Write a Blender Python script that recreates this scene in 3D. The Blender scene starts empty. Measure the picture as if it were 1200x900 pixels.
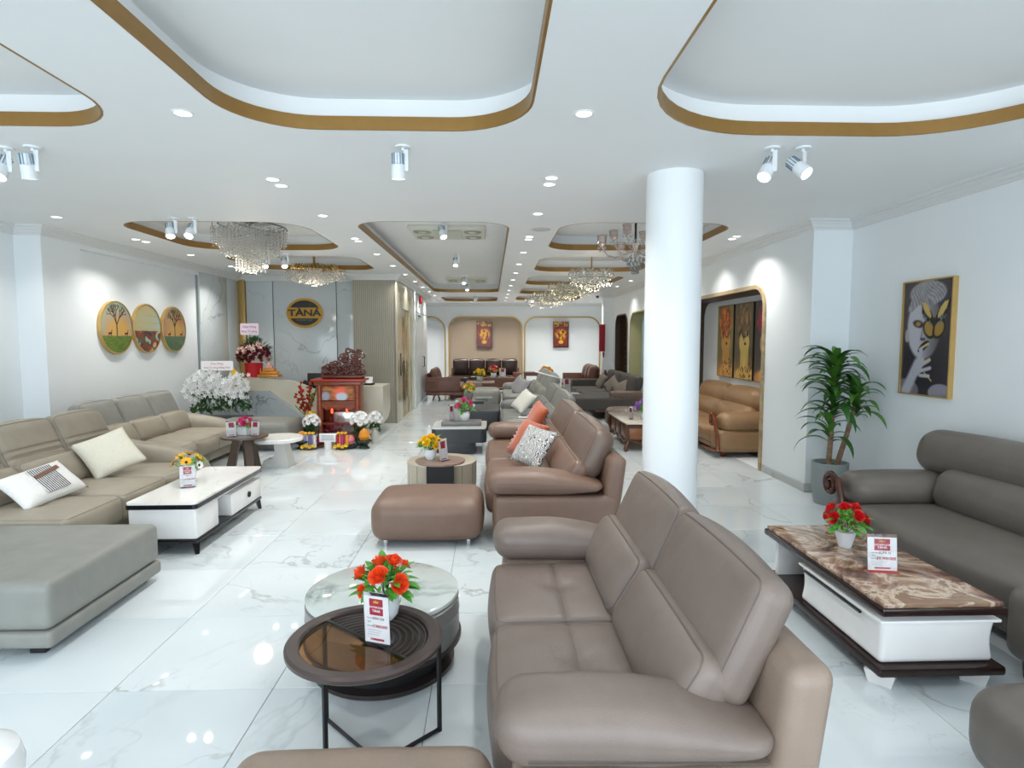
import bpy, bmesh, math, random
import numpy as np
from mathutils import Vector, Matrix
random.seed(7)
PI = math.pi
SC = bpy.context.scene
COL = SC.collection

# ---------------------------------------------------------------- camera, light, exposure
CAM_H = 1.8
tilt = math.atan(52/700.); yaw = math.atan(25/700.)
Fv = Vector((math.sin(yaw)*math.cos(tilt), math.cos(yaw)*math.cos(tilt), -math.sin(tilt)))
Rv = Vector((math.cos(yaw), -math.sin(yaw), 0)); Uv = Rv.cross(Fv)
cd = bpy.data.cameras.new('camera'); cam = bpy.data.objects.new('camera', cd); COL.objects.link(cam)
cd.sensor_fit = 'HORIZONTAL'; cd.sensor_width = 36; cd.lens = 21.0; cd.clip_start = 0.05; cd.clip_end = 200
cam.matrix_world = Matrix(((Rv.x, Uv.x, -Fv.x, 0), (Rv.y, Uv.y, -Fv.y, 0), (Rv.z, Uv.z, -Fv.z, CAM_H), (0, 0, 0, 1)))
SC.camera = cam

W = bpy.data.worlds.new('world'); SC.world = W; W.use_nodes = True
W.node_tree.nodes['Background'].inputs[0].default_value = (0.78, 0.90, 1.0, 1)
W.node_tree.nodes['Background'].inputs[1].default_value = 1.7
# daylight entering through the glazed shopfront behind the camera
pl = bpy.data.lights.new('shopfront_daylight', 'AREA'); pl.shape = 'RECTANGLE'; pl.size = 9.8; pl.size_y = 3.1
pl.energy = 760; pl.color = (0.80, 0.91, 1.0)
po = bpy.data.objects.new('shopfront_daylight', pl); COL.objects.link(po)
po.location = (-0.75, -2.9, 1.6); po.rotation_euler = (PI/2, 0, 0)
DOWN_W = 14.0
SPOT_W = 8.0
vs = SC.view_settings
vs.view_transform = 'Standard'; vs.look = 'None'; vs.gamma = 1; vs.use_curve_mapping = False
vs.exposure = -0.88

# ---------------------------------------------------------------- helpers
def lin(c):
    if isinstance(c, str):
        c = c.lstrip('#'); c = [int(c[i:i+2], 16)/255 for i in (0, 2, 4)]
    return tuple((x/12.92 if x <= .04045 else ((x+.055)/1.055)**2.4) for x in c)

MATS = {}
def mat(name, col='#808080', rough=.5, metal=0., kind='plain', **k):
    if name in MATS: return MATS[name]
    m = bpy.data.materials.new(name); m.use_nodes = True; MATS[name] = m
    nt = m.node_tree; N = nt.nodes; L = nt.links; b = N['Principled BSDF']
    c = lin(col) + (1,)
    b.inputs['Base Color'].default_value = c
    b.inputs['Roughness'].default_value = rough; b.inputs['Metallic'].default_value = metal
    for key, v in k.items():
        if key in ('Coat Weight', 'Coat Roughness', 'Transmission Weight', 'IOR', 'Specular IOR Level', 'Alpha', 'Sheen Weight'):
            b.inputs[key].default_value = v
    def node(t, **p):
        n = N.new(t)
        for a, v in p.items(): setattr(n, a, v)
        return n
    def ramp(src, stops):
        r = node('ShaderNodeValToRGB'); el = r.color_ramp.elements
        while len(el) < len(stops): el.new(.5)
        for e, (p, cc) in zip(el, stops):
            e.position = p; e.color = (lin(cc) if not isinstance(cc, tuple) else cc) + (1,)
        L.new(src, r.inputs[0]); return r.outputs[0]
    def noise(scale, detail=4, dist=0., vec=None, rg=.5):
        n = node('ShaderNodeTexNoise'); n.inputs['Scale'].default_value = scale; n.inputs['Detail'].default_value = detail
        n.inputs['Distortion'].default_value = dist; n.inputs['Roughness'].default_value = rg
        L.new(vec if vec is not None else co, n.inputs['Vector']); return n.outputs['Fac']
    def bump(h, s, d=.01):
        bn = node('ShaderNodeBump'); bn.inputs['Strength'].default_value = s; bn.inputs['Distance'].default_value = d
        L.new(h, bn.inputs['Height']); L.new(bn.outputs[0], b.inputs['Normal'])
    co = node('ShaderNodeTexCoord').outputs['Object']
    if kind in ('leather', 'plain', 'paint', 'metal', 'fabric'):
        s, amt = {'leather': (7, .06), 'plain': (5, .03), 'paint': (1.5, .012), 'metal': (20, .04), 'fabric': (60, .05)}[kind]
        f = noise(s, 5)
        lo = tuple(max(0, x*(1-amt)) for x in c[:3]); hi = tuple(min(1, x*(1+amt)) for x in c[:3])
        L.new(ramp(f, [(.3, lo), (.7, hi)]), b.inputs['Base Color'])
        if kind == 'leather':
            v = node('ShaderNodeTexVoronoi'); v.inputs['Scale'].default_value = 260; L.new(co, v.inputs['Vector'])
            a = node('ShaderNodeMath', operation='MULTIPLY_ADD'); L.new(noise(5.5, 3, .8), a.inputs[0]); a.inputs[1].default_value = 5.
            L.new(v.outputs['Distance'], a.inputs[2]); bump(a.outputs[0], .22, .004)
            rr = node('ShaderNodeMapRange'); L.new(noise(3, 4), rr.inputs[0]); rr.inputs[3].default_value = rough-.06; rr.inputs[4].default_value = rough+.08
            L.new(rr.outputs[0], b.inputs['Roughness'])
        elif kind == 'fabric':
            bump(noise(420, 2), .5, .002)
        elif kind == 'paint':
            bump(noise(140, 3), .06, .001)
    elif kind in ('marble', 'floor'):
        vec = co
        if kind == 'floor' or k.get('rand'):
            oi = node('ShaderNodeObjectInfo'); mul = node('ShaderNodeVectorMath', operation='SCALE'); mul.inputs[3].default_value = 37.
            cmb = node('ShaderNodeCombineXYZ'); L.new(oi.outputs['Random'], cmb.inputs[0]); L.new(oi.outputs['Random'], cmb.inputs[2])
            L.new(cmb.outputs[0], mul.inputs[0]); ad = node('ShaderNodeVectorMath', operation='ADD'); L.new(co, ad.inputs[0]); L.new(mul.outputs[0], ad.inputs[1]); vec = ad.outputs[0]
        sc = k.get('scale', 1.1)
        def vein(scale, width, dist):
            n = noise(scale, 5, dist, vec, .55); s1 = node('ShaderNodeMath', operation='SUBTRACT'); L.new(n, s1.inputs[0]); s1.inputs[1].default_value = .5
            s2 = node('ShaderNodeMath', operation='ABSOLUTE'); L.new(s1.outputs[0], s2.inputs[0])
            mr = node('ShaderNodeMapRange'); L.new(s2.outputs[0], mr.inputs[0]); mr.inputs[1].default_value = 0; mr.inputs[2].default_value = width
            mr.inputs[3].default_value = 1; mr.inputs[4].default_value = 0; return mr.outputs[0]
        v1 = vein(sc, k.get('vw', .012), .5); v2 = vein(sc*2.1, .008, .9)
        mask = noise(sc*1.3, 2, 0, vec)
        mm = node('ShaderNodeMapRange'); L.new(mask, mm.inputs[0]); mm.inputs[1].default_value = .42; mm.inputs[2].default_value = .66
        mx = node('ShaderNodeMath', operation='MULTIPLY'); L.new(v1, mx.inputs[0]); L.new(mm.outputs[0], mx.inputs[1])
        m2 = node('ShaderNodeMath', operation='MULTIPLY'); L.new(v2, m2.inputs[0]); m2.inputs[1].default_value = .3
        m3 = node('ShaderNodeMath', operation='MULTIPLY'); L.new(m2.outputs[0], m3.inputs[0]); L.new(mm.outputs[0], m3.inputs[1])
        su = node('ShaderNodeMath', operation='ADD'); su.use_clamp = True; L.new(mx.outputs[0], su.inputs[0]); L.new(m3.outputs[0], su.inputs[1])
        st = node('ShaderNodeMath', operation='MULTIPLY'); L.new(su.outputs[0], st.inputs[0]); st.inputs[1].default_value = k.get('vs', .75)
        base = ramp(noise(sc*.8, 3, .3, vec), [(.3, col), (.7, k.get('col2', col))])
        mixn = node('ShaderNodeMix', data_type='RGBA'); L.new(st.outputs[0], mixn.inputs[0]); L.new(base, mixn.inputs[6])
        mixn.inputs[7].default_value = lin(k.get('vein', '#8d8f8c')) + (1,)
        outc = mixn.outputs[2]
        if kind == 'floor' and k.get('joints'):
            br = node('ShaderNodeTexBrick'); br.offset = 0; br.inputs['Scale'].default_value = 1.0
            br.inputs['Brick Width'].default_value = .82; br.inputs['Row Height'].default_value = .82; br.inputs['Mortar Size'].default_value = .003
            br.inputs['Color1'].default_value = (1, 1, 1, 1); br.inputs['Color2'].default_value = (1, 1, 1, 1); br.inputs['Mortar'].default_value = (.55, .55, .55, 1)
            mp = node('ShaderNodeMapping'); L.new(co, mp.inputs[0]); mp.inputs['Location'].default_value = k['joints']; L.new(mp.outputs[0], br.inputs['Vector'])
            m4 = node('ShaderNodeMix', data_type='RGBA', blend_type='MULTIPLY'); m4.inputs[0].default_value = 1
            L.new(outc, m4.inputs[6]); L.new(br.outputs['Color'], m4.inputs[7]); outc = m4.outputs[2]
        L.new(outc, b.inputs['Base Color'])
    elif kind == 'browmarble':
        f = noise(3.0, 12, .9, None, .66)
        L.new(ramp(f, [(.30, '#3a2620'), (.42, '#6e4f44'), (.50, '#a58672'), (.545, '#d0bda8'), (.58, '#8b6a58'), (.68, '#947f62'), (.8, '#4c352c')]), b.inputs['Base Color'])
    elif kind == 'wood':
        mp = node('ShaderNodeMapping'); L.new(co, mp.inputs[0]); mp.inputs['Scale'].default_value = k.get('wscale', (1, 8, 8))
        f = noise(3.5, 6, 1.2, mp.outputs[0])
        lo = tuple(x*.62 for x in c[:3]); hi = tuple(min(1, x*1.3) for x in c[:3])
        L.new(ramp(f, [(.3, lo), (.7, hi)]), b.inputs['Base Color']); bump(f, .12, .003)
    elif kind == 'vcol':
        a = node('ShaderNodeVertexColor'); a.layer_name = 'Col'; L.new(a.outputs[0], b.inputs['Base Color'])
    elif kind == 'emit':
        b.inputs['Emission Color'].default_value = c; b.inputs['Emission Strength'].default_value = k.get('power', 5)
    elif kind == 'weave':
        w = node('ShaderNodeTexVoronoi'); w.inputs['Scale'].default_value = k.get('scale', 45); L.new(co, w.inputs['Vector'])
        L.new(ramp(w.outputs['Distance'], [(.25, k.get('col2', '#303030')), (.5, col)]), b.inputs['Base Color'])
    elif kind == 'stripes':
        w = node('ShaderNodeTexWave'); w.inputs['Scale'].default_value = k.get('scale', 12); w.inputs['Distortion'].default_value = k.get('dist', 0); L.new(co, w.inputs['Vector'])
        L.new(ramp(w.outputs['Fac'], [(.35, col), (.6, k.get('col2', '#303030'))]), b.inputs['Base Color'])
    elif kind == 'shards':
        w = node('ShaderNodeTexVoronoi'); w.inputs['Scale'].default_value = 30; L.new(co, w.inputs['Vector'])
        L.new(ramp(w.outputs['Color'], [(.2, '#30201a'), (.5, col), (.8, '#d8c8a0')]), b.inputs['Base Color'])
    return m

class MB:
    """collects shapes into one mesh"""
    def __init__(s): s.v = []; s.f = []
    def add(s, V, F, M=None):
        o = len(s.v)
        if M is not None: V = [tuple(M @ Vector(p)) for p in V]
        s.v += [tuple(p) for p in V]; s.f += [tuple(i+o for i in q) for q in F]; return s
    def box(s, x0, x1, y0, y1, z0, z1, M=None):
        V = [(x0,y0,z0),(x1,y0,z0),(x1,y1,z0),(x0,y1,z0),(x0,y0,z1),(x1,y0,z1),(x1,y1,z1),(x0,y1,z1)]
        return s.add(V, [(3,2,1,0),(4,5,6,7),(0,1,5,4),(1,2,6,5),(2,3,7,6),(3,0,4,7)], M)
    def bbox(s, x0, x1, y0, y1, z0, z1, b=.006, M=None):      # box with chamfered edges
        bm = bmesh.new(); bmesh.ops.create_cube(bm, size=1)
        for v in bm.verts: v.co = ((x0+x1)/2+v.co.x*(x1-x0), (y0+y1)/2+v.co.y*(y1-y0), (z0+z1)/2+v.co.z*(z1-z0))
        bmesh.ops.bevel(bm, geom=bm.edges[:], offset=b, segments=2, affect='EDGES', profile=.5)
        bm.verts.index_update()
        s.add([v.co[:] for v in bm.verts], [[v.index for v in f.verts] for f in bm.faces], M); bm.free(); return s
    def lathe(s, prof, n=32, c=(0,0,0), M=None, a0=0, a1=2*PI, sx=1, sy=1, caps=True):
        full = abs(a1-a0-2*PI) < 1e-6; m = n if full else n+1
        V = [(c[0]+r*math.cos(a0+(a1-a0)*i/n)*sx, c[1]+r*math.sin(a0+(a1-a0)*i/n)*sy, c[2]+z) for i in range(m) for r, z in prof]
        k = len(prof); F = []
        for i in range(n):
            j = (i+1) % m
            for q in range(k-1): F.append((i*k+q, j*k+q, j*k+q+1, i*k+q+1))
        if full and caps:
            if prof[0][0] > 1e-5: F.append(tuple(i*k for i in range(m))[::-1])
            if prof[-1][0] > 1e-5: F.append(tuple(i*k+k-1 for i in range(m)))
        return s.add(V, F, M)
    def cyl(s, r, z0, z1, n=24, c=(0,0,0), M=None, r2=None):
        return s.lathe([(r, z0), (r2 if r2 is not None else r, z1)], n, c, M)
    def tube(s, pts, r, n=8, M=None, closed=False, flat=1.):
        pts = [Vector(p) for p in pts]; m = len(pts); rs = r if isinstance(r, (list, tuple)) else [r]*m
        V = []; up = Vector((0, 0, 1)); prev = None
        for i, p in enumerate(pts):
            a = pts[(i-1) % m] if (closed or i > 0) else p; b = pts[(i+1) % m] if (closed or i < m-1) else p
            t = (b-a).normalized() if (b-a).length > 1e-9 else Vector((0, 0, 1))
            if prev is None:
                u = t.cross(up if abs(t.z) < .95 else Vector((1, 0, 0))).normalized()
            else:
                u = (prev - t*prev.dot(t)).normalized()
            w = t.cross(u); prev = u
            for k in range(n):
                an = 2*PI*k/n; V.append(p + (u*math.cos(an)+w*math.sin(an)*flat)*rs[i])
        F = []
        for i in range(m if closed else m-1):
            j = (i+1) % m
            for k in range(n): F.append((i*n+k, i*n+(k+1) % n, j*n+(k+1) % n, j*n+k))
        if not closed: F += [tuple(range(n))[::-1], tuple((m-1)*n+k for k in range(n))]
        return s.add(V, F, M)
    def prism(s, poly, y0, y1, M=None):           # polygon in XZ extruded along Y
        n = len(poly); V = [(x, y0, z) for x, z in poly] + [(x, y1, z) for x, z in poly]
        F = [tuple(range(n)), tuple(range(2*n-1, n-1, -1))] + [(i, n+i, n+(i+1) % n, (i+1) % n) for i in range(n)]
        return s.add(V, F, M)
    def slab(s, poly, z0, z1, M=None):            # polygon in XY extruded along Z
        n = len(poly); V = [(x, y, z0) for x, y in poly] + [(x, y, z1) for x, y in poly]
        F = [tuple(range(n-1, -1, -1)), tuple(range(n, 2*n))] + [(i, (i+1) % n, n+(i+1) % n, n+i) for i in range(n)]
        return s.add(V, F, M)
    def soft(s, L, D, H, c=(0,0,0), r=.05, puff=(0,0,0), n=8, warp=None, M=None, er=3):
        """upholstered box: rounded edges, bulging faces, optional warp(P)->P on local points centred at 0"""
        h = np.array([L/2, D/2, H/2]); rr = np.minimum(r, h*.98)
        ax = []
        for i in range(3):
            e = [-h[i]+rr[i]*(1-math.cos(PI/2*j/er)) if False else -h[i]+rr[i]*j/er for j in range(er)]
            ni = n if not isinstance(n, (tuple, list)) else n[i]
            mid = list(np.linspace(-h[i]+rr[i], h[i]-rr[i], ni+1))
            ax.append(np.array(e + mid + [-x for x in e[::-1]]))
        idx = {}; V = []; F = []
        def vid(i, j, k):
            key = (i, j, k)
            if key not in idx: idx[key] = len(V); V.append((ax[0][i], ax[1][j], ax[2][k]))
            return idx[key]
        n0, n1, n2 = [len(a)-1 for a in ax]
        for i in range(n0):
            for j in range(n1):
                F.append((vid(i,j,n2), vid(i+1,j,n2), vid(i+1,j+1,n2), vid(i,j+1,n2))); F.append((vid(i,j,0), vid(i,j+1,0), vid(i+1,j+1,0), vid(i+1,j,0)))
        for i in range(n0):
            for k in range(n2):
                F.append((vid(i,0,k), vid(i+1,0,k), vid(i+1,0,k+1), vid(i,0,k+1))); F.append((vid(i,n1,k), vid(i,n1,k+1), vid(i+1,n1,k+1), vid(i+1,n1,k)))
        for j in range(n1):
            for k in range(n2):
                F.append((vid(0,j,k), vid(0,j,k+1), vid(0,j+1,k+1), vid(0,j+1,k))); F.append((vid(n0,j,k), vid(n0,j+1,k), vid(n0,j+1,k+1), vid(n0,j,k+1)))
        P = np.array(V); q = np.clip(P, -(h-rr), h-rr); d = (P-q)/rr
        # cube -> sphere mapping of the corner zones
        nrm = np.linalg.norm(d, axis=1); mxd = np.abs(d).max(axis=1); ok = nrm > 1e-9
        d[ok] = d[ok]/nrm[ok][:, None]*mxd[ok][:, None]
        P = q + d*rr
        u = P/h
        for a in range(3):
            b_, c_ = [x for x in range(3) if x != a]
            if puff[a]: P[:, a] += puff[a]*u[:, a]*np.clip(1-u[:, b_]**2, 0, 1)*np.clip(1-u[:, c_]**2, 0, 1)
        if warp: P = warp(P)
        P = P + np.array(c)
        return s.add([tuple(p) for p in P], F, M)
    def mesh(s, name='mesh', smooth=True, m=None):
        me = bpy.data.meshes.new(name); me.from_pydata(s.v, [], s.f); me.update()
        if smooth: me.polygons.foreach_set('use_smooth', [True]*len(me.polygons))
        if m: me.materials.append(m)
        return me

def auto(me, ang=35):
    try: me.set_sharp_from_angle(angle=math.radians(ang))
    except Exception: pass
    return me

def link(name, data, parent=None, loc=None, rot=None):
    o = bpy.data.objects.new(name, data); COL.objects.link(o)
    if parent: o.parent = parent
    if loc is not None: o.location = loc
    if rot is not None: o.rotation_euler = rot
    return o

def tag(o, label, cat, group=None):
    o['label'] = label; o['category'] = cat
    if group: o['group'] = group
    return o
def thing(name, label, cat, loc=(0,0,0), rz=0, group=None):
    return tag(link(name, None, loc=loc, rot=(0, 0, rz)), label, cat, group)
def part(name, mb, m, parent, loc=None, rot=None, label=None, smooth=True, stuff=False, ang=35):
    me = mb.mesh(name, smooth, m) if isinstance(mb, MB) else mb
    if isinstance(mb, MB) and smooth: auto(me, ang)
    o = link(name, me, parent, loc, rot)
    if label: o['label'] = label
    if stuff: o['kind'] = 'stuff'
    return o
def struct(name, mb, m, smooth=False, parent=None):
    me = mb.mesh(name, smooth, m)
    if smooth: auto(me, 35)
    o = link(name, me, parent); 
    if not parent: o['kind'] = 'structure'
    return o
def kids(o): return [c for c in bpy.data.objects if c.parent == o]
def copy_tree(o, loc=None, rz=None, label=None, parent=None, ch=None):
    c = o.copy(); COL.objects.link(c)
    if parent: c.parent = parent
    if loc is not None: c.location = loc
    if rz is not None: c.rotation_euler[2] = rz
    if label: c['label'] = label
    for k in kids(o): copy_tree(k, parent=c)
    return c
def T(x=0, y=0, z=0, rx=0, ry=0, rz=0):
    return Matrix.Translation((x, y, z)) @ Matrix.Rotation(rz, 4, 'Z') @ Matrix.Rotation(ry, 4, 'Y') @ Matrix.Rotation(rx, 4, 'X')
def rrect(x0, x1, y0, y1, r, n=8, corners=(1,1,1,1)):
    P = []
    for (cx, cy, a, on) in ((x1-r, y1-r, 0, corners[0]), (x0+r, y1-r, 90, corners[1]), (x0+r, y0+r, 180, corners[2]), (x1-r, y0+r, 270, corners[3])):
        if on:
            for i in range(n+1):
                t = math.radians(a+90*i/n); P.append((cx+r*math.cos(t), cy+r*math.sin(t)))
        else:
            sx = 1 if cx > (x0+x1)/2 else -1; sy = 1 if cy > (y0+y1)/2 else -1
            P.append((x1 if sx > 0 else x0, y1 if sy > 0 else y0))
    return P
def fill2d(outer, holes):
    bm = bmesh.new()
    for loop in [outer]+holes:
        vs_ = [bm.verts.new((x, y, 0)) for x, y in loop]
        for i in range(len(vs_)): bm.edges.new((vs_[i], vs_[(i+1) % len(vs_)]))
    bmesh.ops.triangle_fill(bm, use_beauty=True, edges=bm.edges[:], normal=(0, 0, 1))
    bm.verts.index_update()
    V = [v.co[:] for v in bm.verts]; F = [[v.index for v in f.verts] for f in bm.faces]; bm.free()
    return V, F
def holed(outer, holes, fmap, t):
    """plate with holes: 2D outline mapped by fmap(u, v, w), thickness w from 0 to t"""
    V, F = fill2d(outer, holes); mb = MB()
    mb.add([fmap(x, y, 0) for x, y, _ in V], F); mb.add([fmap(x, y, t) for x, y, _ in V], [f[::-1] for f in F])
    for loop in [outer]+holes:
        n = len(loop); mb.add([fmap(x, y, 0) for x, y in loop]+[fmap(x, y, t) for x, y in loop], [(i, (i+1) % n, n+(i+1) % n, n+i) for i in range(n)])
    return mb
def ring(loop, w, fmap, a, b, closed=True):
    """band that follows a 2D loop, w thick outwards, from height a to b"""
    n = len(loop); cx = sum(p[0] for p in loop)/n; out = []
    for i in range(n):
        p0 = Vector(loop[i-1] if (closed or i > 0) else loop[i]); p1 = Vector(loop[i]); p2 = Vector(loop[(i+1) % n] if (closed or i < n-1) else loop[i])
        d = (p2-p0); d = d.normalized() if d.length > 1e-9 else Vector((1, 0)); nn = Vector((d.y, -d.x)); out.append((p1.x+nn.x*w, p1.y+nn.y*w))
    mb = MB(); V = []
    for i in range(n):
        V += [fmap(*loop[i], a), fmap(*out[i], a), fmap(*out[i], b), fmap(*loop[i], b)]
    F = []
    for i in range(n if closed else n-1):
        j = (i+1) % n
        for k in range(4): F.append((i*4+k, j*4+k, j*4+(k+1) % 4, i*4+(k+1) % 4))
    return mb.add(V, F)
def text_mesh(txt, size, m, bold=0., align='CENTER', extrude=.0008):
    cu = bpy.data.curves.new('lettering', 'FONT'); cu.body = txt; cu.size = size; cu.align_x = align; cu.align_y = 'CENTER'
    cu.extrude = extrude; cu.offset = bold; cu.resolution_u = 2
    o = bpy.data.objects.new('lettering', cu); COL.objects.link(o); bpy.context.view_layer.update()
    me = bpy.data.meshes.new_from_object(o.evaluated_get(bpy.context.evaluated_depsgraph_get()))
    bpy.data.objects.remove(o); me.materials.clear(); me.materials.append(m); return me
def painting_mesh(name, w, h, nx, ny, fn, m, shape=None):
    """flat print: fine grid with colours from fn(u, v) -> rgb array, u right, v up, both 0..1; lies in local XZ facing -Y"""
    us = np.linspace(0, 1, nx+1); vv = np.linspace(0, 1, ny+1)
    U, V = np.meshgrid(us, vv); C = fn(U.ravel(), V.ravel()); C = np.clip(C, 0, 1)
    C = np.where(C <= .04045, C/12.92, ((C+.055)/1.055)**2.4)
    P = [((u-.5)*w, 0, (v-.5)*h) for u, v in zip(U.ravel(), V.ravel())]
    if shape == 'round':
        P = []
        for u, v in zip(U.ravel(), V.ravel()):
            a, b = 2*u-1, 2*v-1
            x = a*math.sqrt(max(0, 1-b*b/2)); y = b*math.sqrt(max(0, 1-a*a/2)); P.append((x*w/2, 0, y*h/2))
        X = np.array(P); C = fn(X[:, 0]/w+.5, X[:, 2]/h+.5); C = np.clip(C, 0, 1); C = np.where(C <= .04045, C/12.92, ((C+.055)/1.055)**2.4)
    F = [(j*(nx+1)+i, j*(nx+1)+i+1, (j+1)*(nx+1)+i+1, (j+1)*(nx+1)+i) for j in range(ny) for i in range(nx)]
    me = bpy.data.meshes.new(name); me.from_pydata(P, [], F)
    at = me.color_attributes.new('Col', 'FLOAT_COLOR', 'POINT')
    at.data.foreach_set('color', np.hstack([C, np.ones((len(C), 1))]).astype(np.float32).ravel())
    me.materials.append(m); return me

# ---------------------------------------------------------------- materials
WALL = mat('wall_paint', '#e9eef0', .55, kind='paint')
CEIL = mat('ceiling_paint', '#f1f3f3', .6, kind='paint')
GOLD = mat('gold_edge', '#957038', .38, .35, 'metal')
GOLDF = mat('gold_frame', '#c4a364', .35, .5, 'metal')
TAU = mat('taupe_leather', '#786a62', .36, kind='leather')
TAUD = mat('taupe_leather_back', '#8d7b6d', .38, kind='leather')
BRN = mat('brown_leather', '#775e50', .34, kind='leather')
BRNG = mat('greyish_brown_leather', '#6c5a50', .33, kind='leather')
GRY = mat('warm_grey_leather', '#676059', .38, kind='leather')
BEI = mat('beige_leather', '#999080', .4, kind='leather')
BEIG = mat('grey_beige_leather', '#888882', .42, kind='leather')
CHROME = mat('chrome', '#d8d8d8', .12, 1., 'metal')
BLACK = mat('black_lacquer', '#131214', .18)
MATB = mat('matt_black', '#1b1b1c', .55)
WHITEL = mat('white_lacquer', '#eeecea', .2)
DWOOD = mat('dark_wood', '#2a1a17', .22, kind='wood')
RWOOD = mat('red_brown_carved_wood', '#6e3018', .25, kind='wood')
STITCH = mat('seam_thread', '#4a423d', .7)
STITCHB = mat('beige_seam_thread', '#5d594c', .7)
VC = mat('print', rough=.25, kind='vcol')
VCS = mat('canvas_print', rough=.5, kind='vcol')
GLASS = mat('clear_acrylic', '#ffffff', .03, **{'Transmission Weight': 1., 'IOR': 1.3})
# ================================================================ the setting
H = 3.17; HU = 3.40
TX0, TY0, TS = -1.95, 3.01, .82
XL, XR, YB, YF = -5.9, 5.2, -3.0, 22.9
YT = TY0+TS*13                                   # tiles are single pieces up to here
fm = mat('floor_marble', '#ccd6da', .035, kind='floor', col2='#e0e6e8', vein='#86837a', scale=.9, vw=.013, vs=.62)
fj = mat('floor_marble_far', '#ccd6da', .035, kind='floor', col2='#e0e6e8', vein='#86837a', scale=.9, vw=.013, vs=.62, joints=(-TX0, -TY0, 0))
grout = mat('grout', '#8e9494', .8)
struct('floor', MB().box(XL, XR, YB, YT, -.2, -.006), grout)
floor = bpy.data.objects['floor']
struct('floor_far_end', MB().box(XL, XR, YT+.002, YF+.4, -.2, 0), fj)
g = .0016; c = .002
tv = MB(); a = TS/2-g
tv.add([(-a,-a,-.012),(a,-a,-.012),(a,a,-.012),(-a,a,-.012),(-a,-a,-c),(a,-a,-c),(a,a,-c),(-a,a,-c),(-a+c,-a+c,0),(a-c,-a+c,0),(a-c,a-c,0),(-a+c,a-c,0)],
       [(4,5,1,0)[::-1],(5,6,2,1)[::-1],(6,7,3,2)[::-1],(7,4,0,3)[::-1],(4,5,9,8),(5,6,10,9),(6,7,11,10),(7,4,8,11),(8,9,10,11)])
tme = tv.mesh('floor_tile', False, fm)
for j in range(-2, 13):
    for i in range(-5, 9):
        x = TX0+TS*(i+.5); y = TY0+TS*(j+.5)
        if x-a < XL or x+a > XR+.3: continue
        o = link('tile', tme, floor, (x, y, 0))
# ---- ceiling with coffers
cof = [(-4.4, -2.28, 1.2, 4.05, .5), (-1.6, .24, -1.0, 4.05, .5), (.92, 3.45, -1.0, 4.05, .85),
       (-4.45, -2.24, 7.2, 9.4, .5), (-4.45, -2.24, 10.1, 12.0, .4),
       (-1.6, .22, 7.12, 17.5, .4), (-1.6, .22, 19.3, 21.6, .4), (-4.4, -2.3, 19.3, 21.6, .4)]
for y0 in (7.1, 10.0, 12.95, 15.9, 18.8): cof.append((.86, 2.95, y0, y0+2.15, .45))
fc = lambda x, y, w: (x, y, w)
holes = [rrect(x0, x1, y0, y1, r, 10) for x0, x1, y0, y1, r in cof]
V, F = fill2d([(XL, YB), (XR, YB), (XR, YF+.3), (XL, YF+.3)], holes)
cb = MB().add([(x, y, H) for x, y, _ in V], [f[::-1] for f in F])
ceiling = struct('ceiling', cb, CEIL)
struct('ceiling_upper', MB().box(XL-.2, XR+.2, YB, YF+.4, HU, HU+.15), CEIL)
for k, hp in enumerate(holes):
    x0, x1, y0, y1, r = cof[k]
    part('coffer_edge', ring(hp[::-1], -.015, fc, H-.001, H+.085), GOLD, ceiling, smooth=True)
    big = rrect(x0-.1, x1+.1, y0-.1, y1+.1, r+.1, 10)
    part('coffer_side', ring(big[::-1], -.02, fc, H+.02, HU+.01), CEIL, ceiling, smooth=True)
# ---- walls
struct('wall_left', MB().box(XL, -5.75, YB, 7.52, 0, HU), WALL)
struct('wall_left_pier', MB().box(XL, -5.43, 7.52, 8.22, 0, HU), WALL)
struct('wall_left_panel', MB().box(XL, -5.5, 8.22, 11.45, 0, 3.0).box(XL, -5.43, 8.22, 11.45, 3.0, HU), WALL)
MAR = mat('wall_marble', '#c3cacb', .1, kind='marble', col2='#ccd3d4', vein='#7f868a', scale=.55, vw=.008, vs=.7, rand=1)
wl = struct('wall_left_marble', MB().box(XL, -5.46, 11.45, 13.5, 0, HU), grout)
for y0, y1 in ((11.45, 12.62), (12.63, 13.2)): part('panel', MB().bbox(-5.46, -5.43, y0+.003, y1-.003, .01, 3.1, .003), MAR, wl)
wb = struct('wall_logo', MB().box(-5.46, -2.9, 13.24, 13.5, 0, HU), grout)
for x0, x1 in ((-5.28, -4.71), (-4.7, -3.35), (-3.34, -2.9)): part('panel', MB().bbox(x0+.004, x1-.004, 13.2, 13.24, .01, 3.1, .003), MAR, wb)
part('gold_strip', MB().bbox(-5.43, -5.29, 13.16, 13.22, .01, 3.1, .004), GOLDF, wb)
SLAT = mat('slat_taupe', '#b9b3a2', .5)
bl = struct('wall_slatted_block', MB().box(-2.93, -2.05, 12.92, 19.4, 0, HU), WALL)
sl = MB()
for i in range(29): sl.box(-2.92+i*.031, -2.92+i*.031+.019, 12.885, 12.92, .0, 3.09)
part('slats', sl, SLAT, bl, smooth=False, stuff=True)
part('slat_backing', MB().box(-2.93, -2.03, 12.905, 12.925, 0, 3.1), mat('slat_gap', '#8b8678', .6), bl)
part('corner_post', MB().bbox(-2.05, -2.0, 12.885, 12.96, 0, 3.1), SLAT, bl)
CREAM = mat('cream_marble', '#c9c1a6', .12, kind='marble', col2='#d6d0b8', vein='#96896c', scale=1.5, rand=1)
fX = lambda X0, s: (lambda u, v, w: (X0+s*w, u, v))
eh = [(13.62, .02), (13.62, 2.5), (14.95, 2.5), (14.95, .02)]
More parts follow.
